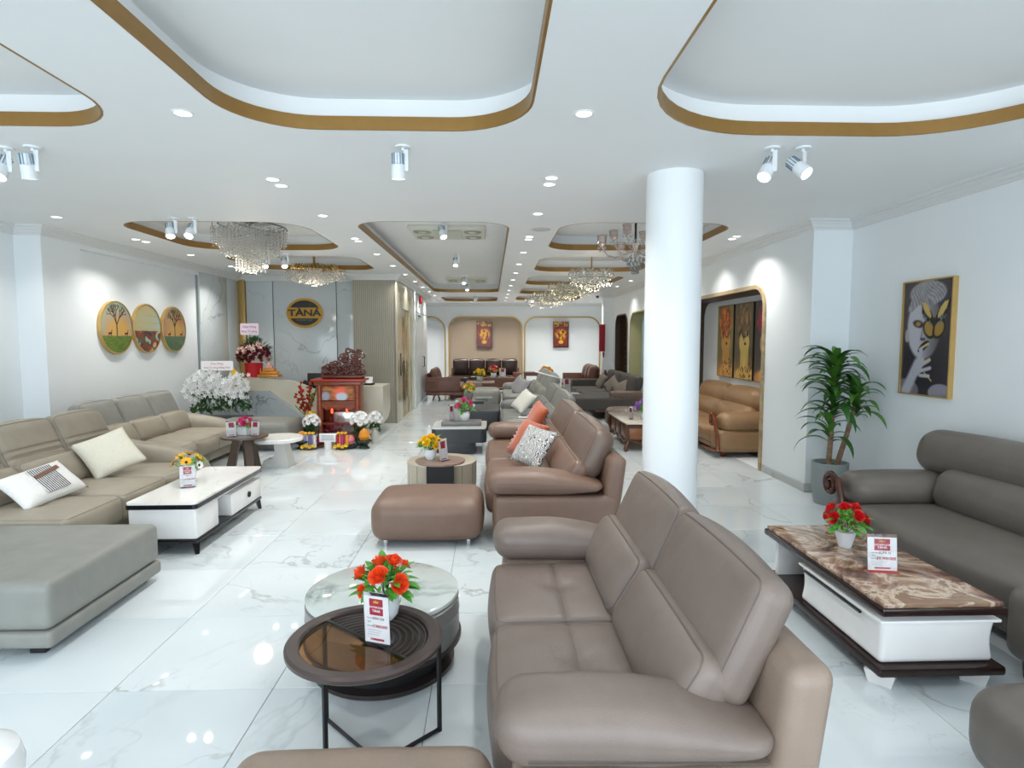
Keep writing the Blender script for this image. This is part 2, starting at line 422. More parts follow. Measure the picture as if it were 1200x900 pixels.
mb_ = holed([(12.97, 0), (12.97, 3.08), (15.6, 3.08), (15.6, 0)], [eh], fX(-2.0, -1), .05)
part('marble_surround', mb_, CREAM, bl, smooth=False)
dr = struct('door_1', MB().bbox(-2.05, -2.03, 13.62, 14.28, .02, 2.5, .004), mat('lift_door_gold', '#b8a878', .18, .8, 'metal'))
part('door_leaf', MB().bbox(-2.05, -2.03, 14.29, 14.95, .02, 2.5, .004), mat('lift_door_gold'), dr)
part('call_panel', MB().bbox(-1.999, -1.985, 13.3, 13.42, 1.0, 1.5, .004), mat('dark_brass', '#5a4430', .3, .7, 'metal'), bl, label='dark lift call panel')
part('trim_post', MB().bbox(-2.05, -1.96, 15.6, 15.8, 0, 3.1, .01), WALL, bl)
part('door_line', MB().box(-2.051, -2.045, 15.9, 19.3, 2.55, 2.565).box(-2.051, -2.045, 16.5, 16.52, 0, 2.55), mat('shadow_gap', '#77797a', .8), bl)
dr2 = struct('door_2', MB().bbox(-2.05, -2.035, 16.55, 18.2, .01, 2.53, .006), mat('white_door', '#dfe5e8', .3))
part('door_handle', MB().tube([(-2.03, 17.9, 1.0), (-1.97, 17.9, 1.0), (-1.97, 17.9, 1.3), (-2.03, 17.9, 1.3)], .014), MATB, dr2)
part('door_closer', MB().bbox(-2.035, -1.99, 17.0, 17.35, 2.44, 2.5), mat('steel_grey', '#7a7e80', .4, .6, 'metal'), dr2)
o = part('box', MB().bbox(-.03, .03, -.15, .15, -.1, .1, .01), mat('red_sign', '#b8242a', .4), None, (-2.0, 17.4, 2.93)); o.name = 'exit_sign'
tag(o, 'small red wall sign high on the white wall left of the far arches', 'sign')
# far wall with three arched niches
def arch(x0, x1, z1, r, n=10):
    P = [(x0, 0.0)]
    for i in range(n+1): t = PI-PI/2*i/n; P.append((x0+r+r*math.cos(t), z1-r+r*math.sin(t)))
    for i in range(n+1): t = PI/2-PI/2*i/n; P.append((x1-r+r*math.cos(t), z1-r+r*math.sin(t)))
    P.append((x1, 0.0)); return P
fY = lambda Y0, s: (lambda u, v, w: (u, Y0+s*w, v))
farch = [(-4.6, -1.75, 2.63, .5), (-1.55, 1.17, 2.63, .42), (1.32, 4.15, 2.63, .42)]
nh = [[(x, z+.02) for x, z in arch(*q)] for q in farch]
struct('wall_far', holed([(XL, 0), (XL, HU), (XR, HU), (XR, 0)], nh, fY(22.8, 1), .12), WALL)
TAN = mat('tan_panel', '#b8a590', .6, kind='paint')
struct('wall_far_backing', MB().box(XL, XR, 22.93, 23.1, 0, HU), WALL)
struct('wall_far_tan_panel', MB().box(-1.6, 1.22, 22.9, 22.928, 0, 2.7), TAN)
for q in farch:
    P_ = arch(*q); o = struct('trim_%d' % (farch.index(q)+1), ring(P_, -.05, fY(22.79, -1), -.02, .02, closed=False), mat('arch_gold', '#b3924e', .35, .3, 'metal'), smooth=False)
# right walls
struct('wall_right', MB().box(4.18, XR, YB, 6.85, 0, HU), WALL)
struct('wall_right_pier', MB().box(3.72, XR, 6.85, 7.0, 0, HU), WALL)
ah = [arch(7.98, 12.4, 2.56, .33), arch(13.2, 15.85, 2.52, .4), arch(16.15, 17.7, 2.52, .35)]
ah = [[(x, z+.001) for x, z in q] for q in ah]
struct('wall_right_arcade', holed([(7.0, 0), (7.0, HU), (12.9, HU), (12.9, 0)], ah[:1], fX(3.72, 1), .35), WALL)
LIN = mat('tan_wood_lining', '#ab9470', .35, kind='wood', wscale=(2, .5, 2))
LIND = mat('brown_wood_lining', '#4c3a2c', .4, kind='wood', wscale=(8, 1, 8))
struct('wall_right_arcade_far', holed([(12.9, 0), (12.9, HU), (18.1, HU), (18.1, 0)], ah[1:], fX(3.72, 1), .1), WALL)
fR = lambda u, v, w: (w, u, v)
struct('trim_4', ring(ah[0], .055, fR, 3.69, 3.75, closed=False), LIN)
struct('trim_5', ring(ah[0], .02, fR, 3.75, 4.46, closed=False), LIND)
struct('trim_6', ring(ah[1], .03, fR, 3.70, 4.03, closed=False), mat('jamb_yellow', '#b4a878', .5))
struct('trim_7', ring(ah[2], .03, fR, 3.70, 3.84, closed=False), LIND)
struct('wall_niche', MB().box(4.46, 4.6, 7.9, 12.9, 0, HU).box(4.07, 4.6, 7.8, 7.96, 0, HU).box(4.07, 4.6, 12.42, 12.6, 0, HU), WALL)
struct('wall_niche_top', MB().box(4.07, 4.6, 7.9, 12.6, 2.585, 2.7), WALL)
struct('wall_window_jamb', MB().box(3.83, 4.9, 15.9, 16.0, 0, HU), WALL)
win = struct('window_1', MB().box(4.06, 4.08, 12.7, 15.88, 0, 2.6), mat('window_glass', '#bfe0e2', .02, **{'Transmission Weight': .9, 'IOR': 1.45}))
part('window_frame', MB().box(4.045, 4.10, 12.7, 12.76, 0, 2.6).box(4.045, 4.10, 14.28, 14.33, 0, 2.6).box(4.045, 4.10, 12.7, 15.88, 2.55, 2.6), mat('frame_grey', '#8f9496', .4, .5), win)
struct('wall_window_top', MB().box(4.07, 4.6, 12.6, 15.95, 2.6, HU), WALL)
pb = struct('wall_wood_panelling', MB().box(3.83, 4.9, 18.04, 18.1, 0, HU).box(4.5, 4.6, 16.0, 18.05, 0, HU), mat('brown_panel', '#6b4a2c', .4, kind='wood'))
struct('wall_far_right_pier', MB().box(3.42, XR, 18.1, 18.35, 0, HU), WALL)
struct('wall_right_far', MB().box(4.9, XR, 18.3, 22.9, 0, HU), WALL)
struct('wall_left_far', MB().box(XL-.1, XL, 7, 23, 0, HU), WALL)
# round column
col = struct('column', MB().cyl(.232, 0, H, 64, (1.545, 5.06, 0)), mat('column_paint', '#eceff0', .4, kind='paint'), smooth=True)
# baseboards
bbm = mat('marble_skirting', '#b9bdbb', .15, kind='marble', vein='#7c7c78', scale=2)
struct('baseboard_right', MB().bbox(3.70, 4.18, 6.83, 6.85, 0, .1, .003).bbox(3.70, 3.72, 6.84, 7.93, 0, .1, .003).bbox(4.16, 4.18, YB, 6.84, 0, .1, .003), bbm)
struct('baseboard_left', MB().bbox(-5.75, -5.73, YB, 7.5, 0, .1, .003).bbox(-5.75, -5.41, 7.5, 7.52, 0, .1, .003).bbox(-5.43, -5.41, 7.52, 8.2, 0, .1, .003), bbm)
# cornices, swept with mitred corners
def sweep(path, prof):
    n = len(path); V = []; k = len(prof)
    for i, p in enumerate(path):
        p = Vector(p); d0 = (p-Vector(path[i-1])).normalized() if i else None; d1 = (Vector(path[i+1])-p).normalized() if i < n-1 else None
        d0 = d0 or d1; d1 = d1 or d0; n0 = Vector((-d0.y, d0.x)); n1 = Vector((-d1.y, d1.x)); m_ = (n0+n1); m_ = m_/max(m_.dot(n0), .3)
        for o_, z_ in prof: V.append((p.x+m_.x*o_, p.y+m_.y*o_, z_))
    F = [(i*k+j, (i+1)*k+j, (i+1)*k+(j+1) % k, i*k+(j+1) % k) for i in range(n-1) for j in range(k)]
    return MB().add(V, F)
pf = [(0, H-.11), (.02, H-.11), (.025, H-.095), (.045, H-.08), (.05, H-.06), (.075, H-.045), (.08, H-.03), (.11, H-.02), (.115, H), (0, H)]
CORN = mat('cornice_paint', '#dcdedd', .5, kind='paint')
struct('trim_8', sweep([(4.18, YB), (4.18, 6.85), (3.72, 6.85), (3.72, 18.1), (3.42, 18.1), (3.42, 18.35)], pf), CORN)
struct('trim_9', sweep([(-1.99, 19.4), (-1.99, 12.88), (-2.93, 12.88), (-2.93, 13.2), (-5.43, 13.2), (-5.43, 7.52), (-5.75, 7.52), (-5.75, YB)], pf), CORN)
struct('trim_10', sweep([(4.9, 22.8), (XL, 22.8)], pf), CORN)

# ---------------------------------------------------------------- ceiling fittings
LENS = mat('led_lens', '#ffffff', .4, kind='emit', power=9)
TRIMW = mat('white_trim_ring', '#f0f0f0', .35)
dl_frame = auto(MB().lathe([(.044, .004), (.05, -.006), (.062, -.004), (.066, .001)], 24, caps=False).mesh('trim_ring', True, TRIMW))
dl_lens = MB().lathe([(.0001, -.002), (.046, -.002)], 20).mesh('lens', False, LENS)
ldl = bpy.data.lights.new('lamp', 'AREA'); ldl.shape = 'DISK'; ldl.size = .11; ldl.energy = DOWN_W; ldl.color = (1, .975, .93); ldl.spread = math.radians(120)
ldl2 = ldl.copy(); ldl2.energy = DOWN_W*2.4
def downlight(x, y, label, group, z=H, lamp=None):
    t = thing('downlight', label, 'ceiling light', (x, y, z), 0, group)
    part('trim_ring', dl_frame, None, t); part('lens', dl_lens, None, t, (0, 0, -.001))
    l = link('lamp', lamp or ldl, t, (0, 0, -.012)); return t
rows = [(.52, 'small round recessed downlight in the ceiling row right of the long middle coffer', 'downlights right of the middle coffer', 3.72, 1.45, 13),
        (-1.86, 'small round recessed downlight in the ceiling row left of the long middle coffer', 'downlights left of the middle coffer', 3.8, 1.5, 12)]
for X_, lab, grp, y0, dy, n in rows:
    x_shift = 0
    for i in range(n):
        y = y0+dy*i
        xx = X_ + (.07*max(0, (y-6))/7 if X_ < 0 else 0) + (.05 if i == 0 and X_ > 0 else 0)
        downlight(xx, y+(.1 if False else 0), lab, grp)
        if i in (1, 3): downlight(xx, y+.21, lab, grp)
for X_, y0, n, lab, grp in ((-4.85, 6.98, 4, 'small round recessed downlight near the left wall cornice', 'downlights along the left wall'), (3.27, 7.95, 6, 'small round recessed downlight near the right arcade wall', 'downlights along the right wall')):
    for i in range(n):
        y = y0+1.5*i
        downlight(X_, y, lab, grp)
        if i in (1, 3) and X_ < 0 or i == 0 and X_ > 0: downlight(X_+.02, y+.2, lab, grp)
for x, y in ((-1.9, .9), (.55, .9), (3.9, 1.0), (3.9, 3.6), (-4.9, .9), (-4.9, 3.9)):
    downlight(x, y, 'small round recessed downlight near the shop front, out of the photo', 'downlights near the shop front')
for x, y in ((3.05, 18.55), (2.2, 21.5), (-.7, 21.85), (-3.2, 21.85), (3.6, 21.5), (.9, 21.5), (-2.0, 21.3)):
    downlight(x, y, 'small round recessed downlight close to the far wall', 'downlights at the far wall', lamp=ldl2)
for y in (9.0, 10.2, 11.4):  # unseen lamps, added to brighten the inside of the niche
    downlight(4.2, y, 'unseen downlight added in the soffit to brighten the right arched niche', 'added downlights in the right niche', 2.585)
# adjustable spotlights
SPW = mat('spot_white', '#e8ecee', .35); FIN = mat('spot_fins', '#8fa3b0', .35, .6, 'metal')
lsp = bpy.data.lights.new('spot_lamp', 'SPOT'); lsp.energy = SPOT_W*4; lsp.spot_size = math.radians(60); lsp.spot_blend = .6; lsp.shadow_soft_size = .04; lsp.color = (1, .98, .95)
plate_m = MB().cyl(.055, -.012, 0, 28).cyl(.012, -.03, -.012, 12).mesh('mounting_plate', True, SPW); auto(plate_m)
arm_m = MB().bbox(-.017, .017, -.006, .006, -.17, -.02, .003).mesh('arm', True, SPW); auto(arm_m)
head_m = MB().lathe([(.0001, .10), (.036, .10), (.038, .06), (.038, .03), (.047, .02), (.05, -.06), (.05, -.075), (.044, -.075), (.042, -.06)], 28).mesh('lamp_head', True, SPW); auto(head_m)
fm_ = MB()
for i in range(12): fm_.box(.03, .046, -.0025, .0025, .025, .10, T(rz=2*PI*i/12))
fin_m = fm_.mesh('cooling_fins', False, FIN)
lens_m = MB().lathe([(.0001, -.066), (.044, -.066)], 24).mesh('lens', False, LENS)
def spot(x, y, z, aim, yaw_, label, group=None):
    t = thing('spotlight', label, 'spotlight', (x, y, z), yaw_, group)
    part('mounting_plate', plate_m, None, t); part('arm', arm_m, None, t, (.02, 0, 0))
    h = part('lamp_head', head_m, None, t, (-.035, 0, -.15), (aim, 0, 0)); part('cooling_fins', fin_m, None, h); part('lens', lens_m, None, h)
    link('lamp', lsp, h, (0, 0, -.08)); return t
R_ = math.radians
spot(2.02, 4.32, H, R_(-38), R_(-50), 'white adjustable ceiling spotlight tilted left, left one of the pair near the right wall')
spot(2.24, 4.31, H, R_(-48), R_(30), 'white adjustable ceiling spotlight tilted right, right one of the pair near the right wall')
spot(-.62, 4.39, H, R_(8), R_(0), 'single white adjustable spotlight below the front middle coffer')
spot(-3.26, 4.49, H, R_(12), R_(5), 'white adjustable spotlight at the upper left, whole in the frame')
spot(-3.47, 4.52, H, R_(-30), R_(5), 'white adjustable spotlight cut by the left edge of the photo')
spot(-3.58, 7.0, H, R_(-30), R_(30), 'white adjustable spotlight left of the crystal drop chandelier, left of the two')
spot(-3.36, 7.0, H, R_(-38), R_(0), 'white adjustable spotlight left of the crystal drop chandelier, right of the two')
spot(-3.56, 9.8, H, R_(-32), R_(20), 'white adjustable spotlight before the gold chandelier, left of the two')
spot(-3.26, 9.8, H, R_(-35), R_(25), 'white adjustable spotlight before the gold chandelier, right of the two')
for y, q in ((8.31, 'beside the nearer air conditioning cassette'), (11.41, 'halfway between the two cassettes'), (14.97, 'just before the farther cassette'), (17.0, 'last one in the long middle coffer')):
    spot(-.62, y, HU, R_(-30), R_(30 if y < 10 else 5), 'small white spotlight inside the long middle coffer, '+q)
spot(-.43, 18.32, H, R_(5), 0, 'small white spotlight beyond the end of the long middle coffer')
spot(1.3, 18.3, H, R_(-25), R_(20), 'small white spotlight far right, left one before the last right coffer')
spot(1.95, 18.24, H, R_(25), R_(-20), 'small white spotlight far right, right one before the last right coffer')
# air conditioning cassettes
ACW = mat('cassette_white', '#d9d9cb', .5); ACD = mat('cassette_grille', '#a3a798', .6)
def cassette(x, y, label):
    t = thing('air_conditioner', label, 'air conditioner', (x, y, HU))
    part('panel', MB().bbox(-.54, .54, -.47, .47, -.05, 0, .012), ACW, t)
    part('intake_grille', MB().box(-.2, .2, -.36, .36, -.055, -.05), ACD, t)
    for i in range(9): part('louvre', MB().box(-.2, .2, -.34+i*.085, -.31+i*.085, -.063, -.056), ACW, t)
    for s in (-1, 1):
        for q in (-.22, .22):
            part('air_outlet', MB().lathe([(.08, -.052), (.09, -.066), (.12, -.066), (.13, -.052)], 24, (s*.36, q, 0)), ACD, t)
            part('outlet_disc', MB().lathe([(.001, -.066), (.055, -.066), (.06, -.05)], 20, (s*.36, q, 0)), ACW, t)
cassette(-.62, 9.0, 'nearer square air conditioning cassette in the long middle coffer')
cassette(-.62, 16.0, 'farther square air conditioning cassette in the long middle coffer')
o = part('speaker', MB().lathe([(.001, -.006), (.11, -.006), (.125, 0)], 28), mat('speaker_grey', '#c4c8c8', .6), None, (.63, 7.55, H)); o.name = 'ceiling_speaker'
tag(o, 'flat round grey ceiling speaker right of the long middle coffer', 'speaker')
t = thing('security_camera', 'small dark dome camera under the ceiling at the far right corner', 'camera', (3.25, 18.2, 3.1))
part('mount', MB().cyl(.05, .03, .07, 16), SPW, t); part('lens_dome', MB().lathe([(.001, -.05), (.04, -.03), (.05, 0), (.05, .03)], 16), MATB, t)
# ================================================================ upholstery
def crease(axis_pos, depth, w, axis=1, top=2, sign=1):
    def f(P):
        z = P[:, top]*sign; zm = z.max(); k = np.clip((z-zm*.2)/(zm*.8), 0, 1)
        P[:, top] -= sign*k*depth*sum(np.exp(-((P[:, axis]-a)/w)**2) for a in axis_pos); return P
    return f
def chain(*fs):
    def f(P):
        for q in fs: P = q(P)
        return P
    return f
def dimple(px, py, depth, w):
    def f(P):
        z = P[:, 2]; k = np.clip(z/z.max(), 0, 1)**2
        for x, y in zip(px, py): P[:, 2] -= k*depth*np.exp(-((P[:, 0]-x)**2+(P[:, 1]-y)**2)/w**2)
        return P
    return f
def pipe(L, D, H, r, face, M, m, parent, puff=(0, 0, 0), warp=None):
    hx, hy, hz = L/2, D/2, H/2; k = .275; P = []
    if face == 'y-': a, b, c_ = hx-r*k, hz-r*k, -(hy-min(r, hy*.98)*k)
    else: a, b, c_ = hx-r*k, hy-r*k, (hz-min(r, hz*.98)*k)
    for x, y in rrect(-a, a, -b, b, r*.75, 4): P.append((x, c_, y) if face == 'y-' else (x, y, c_))
    Q = []
    for i in range(len(P)):
        p = Vector(P[i]); q = Vector(P[(i+1) % len(P)]); n = max(1, int((q-p).length/.12))
        for j in range(n):
            v = p.lerp(q, j/n)
            Q.append(v)
    A = np.array([tuple(v) for v in Q]); h = np.array([hx, hy, hz]); u = A/h
    for a_ in range(3):
        b_, c2 = [x for x in range(3) if x != a_]
        if puff[a_]: A[:, a_] += puff[a_]*u[:, a_]*np.clip(1-u[:, b_]**2, 0, 1)*np.clip(1-u[:, c2]**2, 0, 1)
    Q = [Vector(p) for p in (warp(A) if warp else A)]
    part('piping', MB().tube(Q, .0042, 6, M=M, closed=True), m, parent)
def feet(t, pts, m=None, h=.08, r=.02, kind='round'):
    for x, y in pts:
        mb = MB().cyl(r*.8, 0, h, 12, (x, y, 0), r2=r) if kind == 'round' else MB().bbox(x-r*2, x+r*2, y-r, y+r, 0, h, .004)
        part('leg', mb, m or CHROME, t)

def piping_mat(m):
    n = m.name+'_piping'
    if n in MATS: return MATS[n]
    c = m.node_tree.nodes['Principled BSDF'].inputs['Base Color'].default_value[:3]; k = mat(n, tuple(255*0+x for x in c), .5)
    k.node_tree.nodes['Principled BSDF'].inputs['Base Color'].default_value = tuple(x*.74 for x in c)+(1,)
    for l in list(k.node_tree.links):
        if l.to_socket.name == 'Base Color': k.node_tree.links.remove(l)
    return k
def lounge(t, L, D=1.0, m=TAU, n=2, arms=(.33, .33), arm_h=.65, seat_h=.45, back_h=.97, m2=None, mf=None, lumbar=True, heads=None, hr=.08, ah=.23,
           head_top=.42, ft=CHROME, ftkind='round', armstyle='pillow', headcrease=False, seatcrease=True, back_in=0., split_x=None, thick=.17, q=1, bulge=.03):
    """sofa with loose-look cushions: front along -y at y=0, length along x"""
    m2 = m2 or m; mf = mf or m; b0 = .07; STP = piping_mat(m); STP2 = piping_mat(m2)
    base = MB().soft(L-.04, D-.08, seat_h-.2-b0, (0, D/2, b0+(seat_h-.2-b0)/2), .04, (0, .01, 0), 4*q)
    part('base', base, m, t)
    bf = MB().soft(L-.02, .16, back_h*.80-b0, (0, D-.09, b0+(back_h*.80-b0)/2), .06, (0, 0, 0), 6*q, warp=lambda P: np.column_stack([P[:, 0], P[:, 1]+.05*(P[:, 2]/.4), P[:, 2]]))
    part('back_frame', bf, mf, t)
    al, ar = arms; x0 = -L/2+al*.9; x1 = L/2-ar*.9; w = (x1-x0)/n; sd = D*.66; th = .24
    for i in range(n):
        cx = x0+w*(i+.5)
        fs = [dimple([0], [-.02], .022, .07)] + ([crease([-.02], .012, .012)] if seatcrease else [])
        sc_ = part('seat_cushion', MB().soft(w+.006, sd+.08, th, (cx, (sd)/2+.02, seat_h-th/2), .055, (.0, bulge, .022), (12*q, 14*q, 4), warp=chain(*fs)), m, t)
        pipe(w-.004, sd+.075, th, .055, 'z+', T(cx, sd/2+.02, seat_h-th/2), STP, sc_, (0, bulge, .022))
    hb = heads or n; hw = (x1-x0+ (al+ar)*.35)/hb; hx0 = (x0+x1)/2-hw*hb/2
    lean = .50
    if lumbar:
        for i in range(hb):
            cx = hx0+hw*(i+.5)
            ML = T(cx, D*.66, seat_h+.11, rx=-.55); lc = part('lumbar_cushion', MB().soft(hw-.004, .17, .32, (0, 0, 0), .065, (.0, .035, .02), 10*q, M=ML), m, t)
            pipe(hw-.012, .17, .32, .065, 'y-', ML, STP, lc, (0, .035, .02))
    for i in range(hb):
        cx = hx0+hw*(i+.5); hh = back_h-(seat_h+.13)
        wf = crease([-.08, -.02], .022, .012, axis=2, top=1, sign=-1) if headcrease else None
        MH = T(cx, D*.83, seat_h+.13+hh/2-.01, rx=-.42); hc = part('head_cushion', MB().soft(hw-.004, thick, hh+.06, (0, 0, 0), hr, (.01, .03, .035), 12*q if not headcrease else (8, 4, 24), warp=wf, M=MH), m2, t); pipe(hw-.014, thick, hh+.06, hr, 'y-', MH, STP2, hc, (.01, .03, .035))
    for s, aw in ((-1, al), (1, ar)):
        if not aw: continue
        cx = s*(L/2-aw/2)
        part('side_panel', MB().soft(aw*.9, D-.1, arm_h-.2-b0, (s*(L/2-aw*.45), D/2, b0+(arm_h-.2-b0)/2), .05, (.01, .02, 0), 6), mf, t)
        if armstyle == 'pillow':
            def wp(P, D=D):
                k = np.clip((P[:, 1]+.1)/(D*.45), 0, 1); P[:, 2] *= (1-.55*k**2); P[:, 2] -= .035*k; P[:, 0] *= 1+.02*k
                return P
            part('armrest', MB().soft(aw, D*.84, ah, (cx, D*.42+.0, arm_h-ah/2), ah*.42, (.01, .02, .018), (8, 16, 6), warp=wp), m, t)
            part('seam', MB().tube([(s*(L/2)+s*.012, D*.02+.06+D*.72*k/10, arm_h-.135-.02*(k/10)) for k in range(11)], .003, 5), STITCH, t)
        elif armstyle == 'slope':
            def wp(P, D=D):
                k = (P[:, 1]/(D/2)); P[:, 2] += np.where(P[:, 2] > 0, .10*k - .10*np.clip(-k-.35, 0, 1)**2*3, 0); return P
            part('armrest', MB().soft(aw, D*.92, arm_h-.12, (cx, D*.44, .12+(arm_h-.12)/2), .1, (.015, .03, .02), (6, 16, 6), warp=wp), m, t)
            part('seam', MB().tube([(cx-s*(aw/2+.006), D*.02+D*.8*k/10, arm_h-.17+.07*(k/10)) for k in range(11)], .003, 5), STITCHB, t)
        else:
            part('armrest', MB().soft(aw, D*.9, arm_h-b0, (cx, D*.45, b0+(arm_h-b0)/2), .05, (.01, .01, .01), 6), m, t)
    fx = L/2-.12
    feet(t, [(-fx, .1), (fx, .1), (-fx, D-.12), (fx, D-.12)], ft, .075, .024, ftkind)
    return t

def pouf(t, x0, x1, y0, y1, h, m, b0=.05, r=.07, puff=.03, q=10, warp=None, ft=CHROME, ftkind='round', split=False):
    cx, cy = (x0+x1)/2, (y0+y1)/2
    if split:
        part('base', MB().soft(x1-x0+.01, y1-y0+.01, .1, (cx, cy, b0+.05), .03, (0, 0, 0), 4), m, t)
        part('seat', MB().soft(x1-x0, y1-y0, h-b0-.1, (cx, cy, b0+.1+(h-b0-.1)/2), r, (.0, .0, puff), q, warp=warp), m, t)
    else:
        part('seat', MB().soft(x1-x0, y1-y0, h-b0, (cx, cy, b0+(h-b0)/2), r, (.02, .02, puff), q, warp=warp), m, t)
    feet(t, [(x0+.12, y0+.08), (x1-.12, y0+.08), (x0+.12, y1-.08), (x1-.12, y1-.08)], ft, b0+.01, .022, ftkind)

def scroll(s=1, size=.095, turns=1.6):
    """carved volute with a stem, in the XZ plane of the arm front"""
    P = []; R = []
    for i in range(34):
        t_ = i/33*turns*2*PI; r = size*(1-.80*i/33); P.append((0, math.sin(t_)*r*.9, math.cos(t_)*r)); R.append(.026*(1-.45*i/33))
    k_ = size/.085; stem = [(0, y*k_, z*k_) for y, z in ((-.24, -.40), (-.22, -.30), (-.185, -.20), (-.15, -.10), (-.125, -.02), (-.09, .055))]
    return MB().tube(stem+P, [.028]*6+R, 10).cyl(.03, -.03, .03, 14, M=T(ry=PI/2))
def roll_sofa(t, L, D, m, wood, arms=(1, 1), nback=1, nseat=1, back_h=.97, seat_h=.46):
    part('base', MB().soft(L-.06, D-.1, .17, (0, D/2, .16), .05, (0, .02, 0), 5), m, t)
    al, ar = .33*arms[0], .33*arms[1]; x0 = -L/2+al; x1 = L/2-ar
    w = (x1-x0)/nseat
    for i in range(nseat):
        part('seat_cushion', MB().soft(w, D*.72, .27, (x0+w*(i+.5), D*.36-.0, seat_h-.135), .08, (0, .05, .025), (14, 10, 4)), m, t)
    w = (x1-x0)/nback
    for i in range(nback):
        part('lumbar_roll', MB().soft(w, .30, .34, (0, 0, 0), .13, (0, .02, .03), (12, 6, 6), M=T(x0+w*(i+.5), D*.70, seat_h+.12, rx=-.35)), m, t)
        part('back_roll', MB().soft(w+(.42 if nback == 1 else 0), .32, .38, (0, 0, 0), .16, (.03, .02, .03), (12, 6, 6), M=T(x0+w*(i+.5)-(.21 if nback == 1 else 0), D*.84, back_h-.175, rx=-.25)), m, t)
    part('back_panel', MB().soft(L-.1, .14, back_h*.72, (0, D-.05, .08+back_h*.36), .05, (0, 0, 0), 4), m, t)
    for s, on in ((-1, arms[0]), (1, arms[1])):
        if not on: continue
        cx = s*(L/2-.17)
        part('side_panel', MB().soft(.32, D*.92, .34, (cx, D*.47, .26), .07, (.02, .05, 0), 6), m, t)
        part('armrest', MB().soft(.36, D*.8, .26, (cx, D*.44, .54), .12, (.02, .0, .02), (6, 10, 6)), m, t)
        part('carved_scroll', scroll(), wood, t, (cx-.06, -.03, .56), (0, 0, PI/2), label='carved dark wood scroll on the arm front')
        part('front_moulding', MB().tube([(s*(L/2-.02), .0, .16), (s*(L/2-.06), -.03, .12), (s*(L/2-.3), -.05, .10), (s*(L/2-.6), -.04, .09)], [.028, .026, .02, .012], 8), wood, t)
    feet(t, [(-L/2+.15, .12), (L/2-.15, .12), (-L/2+.15, D-.15), (L/2-.15, D-.15)], wood, .09, .045)

def pillow_mesh(w, h, th, m, frill=0):
    n = 18; V = []; F = []
    for s in (1, -1):
        o = len(V)
        for j in range(n+1):
            for i in range(n+1):
                u, v = -1+2*i/n, -1+2*j/n
                x = w/2*u*(1-.07*(1-v*v)); z = h/2*v*(1-.07*(1-u*u))
                tk = th/2*max(0, (1-u**4)*(1-v**4))**.6
                y = -s*tk
                if frill and max(abs(u), abs(v)) > .86: y += frill*.4*math.sin(9*(u+v)*3); x *= 1+frill; z *= 1+frill
                V.append((x, y, z))
        for j in range(n):
            for i in range(n):
                a = o+j*(n+1)+i; q = (a, a+1, a+n+2, a+n+1); F.append(q if s > 0 else q[::-1])
    mb = MB(); mb.add(V, F); me = mb.mesh('cushion', True, m)
    bm = bmesh.new(); bm.from_mesh(me); bmesh.ops.remove_doubles(bm, verts=bm.verts, dist=1e-5); bm.to_mesh(me); bm.free(); return me
def cushion(label, loc, rz, lean, roll, w, h, th, m, group=None, frill=0, name='cushion'):
    o = link(name, pillow_mesh(w, h, th, m, frill), None, loc, None)
    o.rotation_mode = 'XYZ'; o.matrix_world = T(loc[0], loc[1], loc[2], rz=rz) @ Matrix.Rotation(-lean, 4, 'X') @ Matrix.Rotation(roll, 4, 'Y')
    return tag(o, label, 'cushion', group)

RZR, RZL = -PI/2, PI/2
# ---- foreground right of centre: taupe two-seat sofa seen from its arm
t = thing('sofa', 'large taupe leather two-seat sofa with tall back cushions in the centre foreground', 'sofa', (.03, 2.77, 0), RZR)
lounge(t, 2.1, 1.02, TAU, 2, (.33, .30), .66, .46, .98, mf=TAUD, head_top=.42, q=2, thick=.15, hr=.055, ah=.19)
# ---- footstool cut by the bottom edge
t = thing('footstool', 'taupe leather footstool cut by the bottom edge below the black side table', 'stool', (-.43, 1.70, 0))
pouf(t, -.43, .43, -.3, .3, .42, TAUD, r=.09, puff=.02, warp=crease([-.14, .16], .010, .009, axis=0), q=18)
# ---- brown sofa with its stool
t = thing('sofa', 'brown leather sofa with orange and black-white cushions, in the middle of the aisle', 'sofa', (-.02, 6.75, 0), RZR)
lounge(t, 3.35, 1.18, BRN, 2, (.36, .36), .64, .44, .97, m2=BRNG, thick=.22, hr=.10, ah=.19, q=2)
t = thing('footstool', 'brown leather footstool before the brown sofa, by the round beige table', 'stool', (-.56, 5.42, 0))
pouf(t, -.48, .48, -.36, .34, .41, BRN, r=.11, puff=.03)
ORG = mat('orange_velvet', '#b4532c', .75, kind='fabric', **{'Sheen Weight': .5})
BW = mat('black_white_print', '#e8e6e2', .8, kind='stripes', col2='#3a3a3e', scale=20, dist=16)
cushion('ruffled orange velvet cushion leaning on the black-white cushion on the brown sofa', (.42, 6.75, .66), -.95, .55, .12, .44, .44, .16, ORG, frill=.06)
cushion('orange velvet cushion at the far end of the brown sofa, mostly hidden by its back', (.60, 8.0, .72), -1.3, .45, .2, .44, .46, .16, ORG, frill=.05)
cushion('black and white printed cushion in front of the orange one on the brown sofa', (.45, 6.25, .67), -.85, .6, .12, .46, .46, .14, BW)
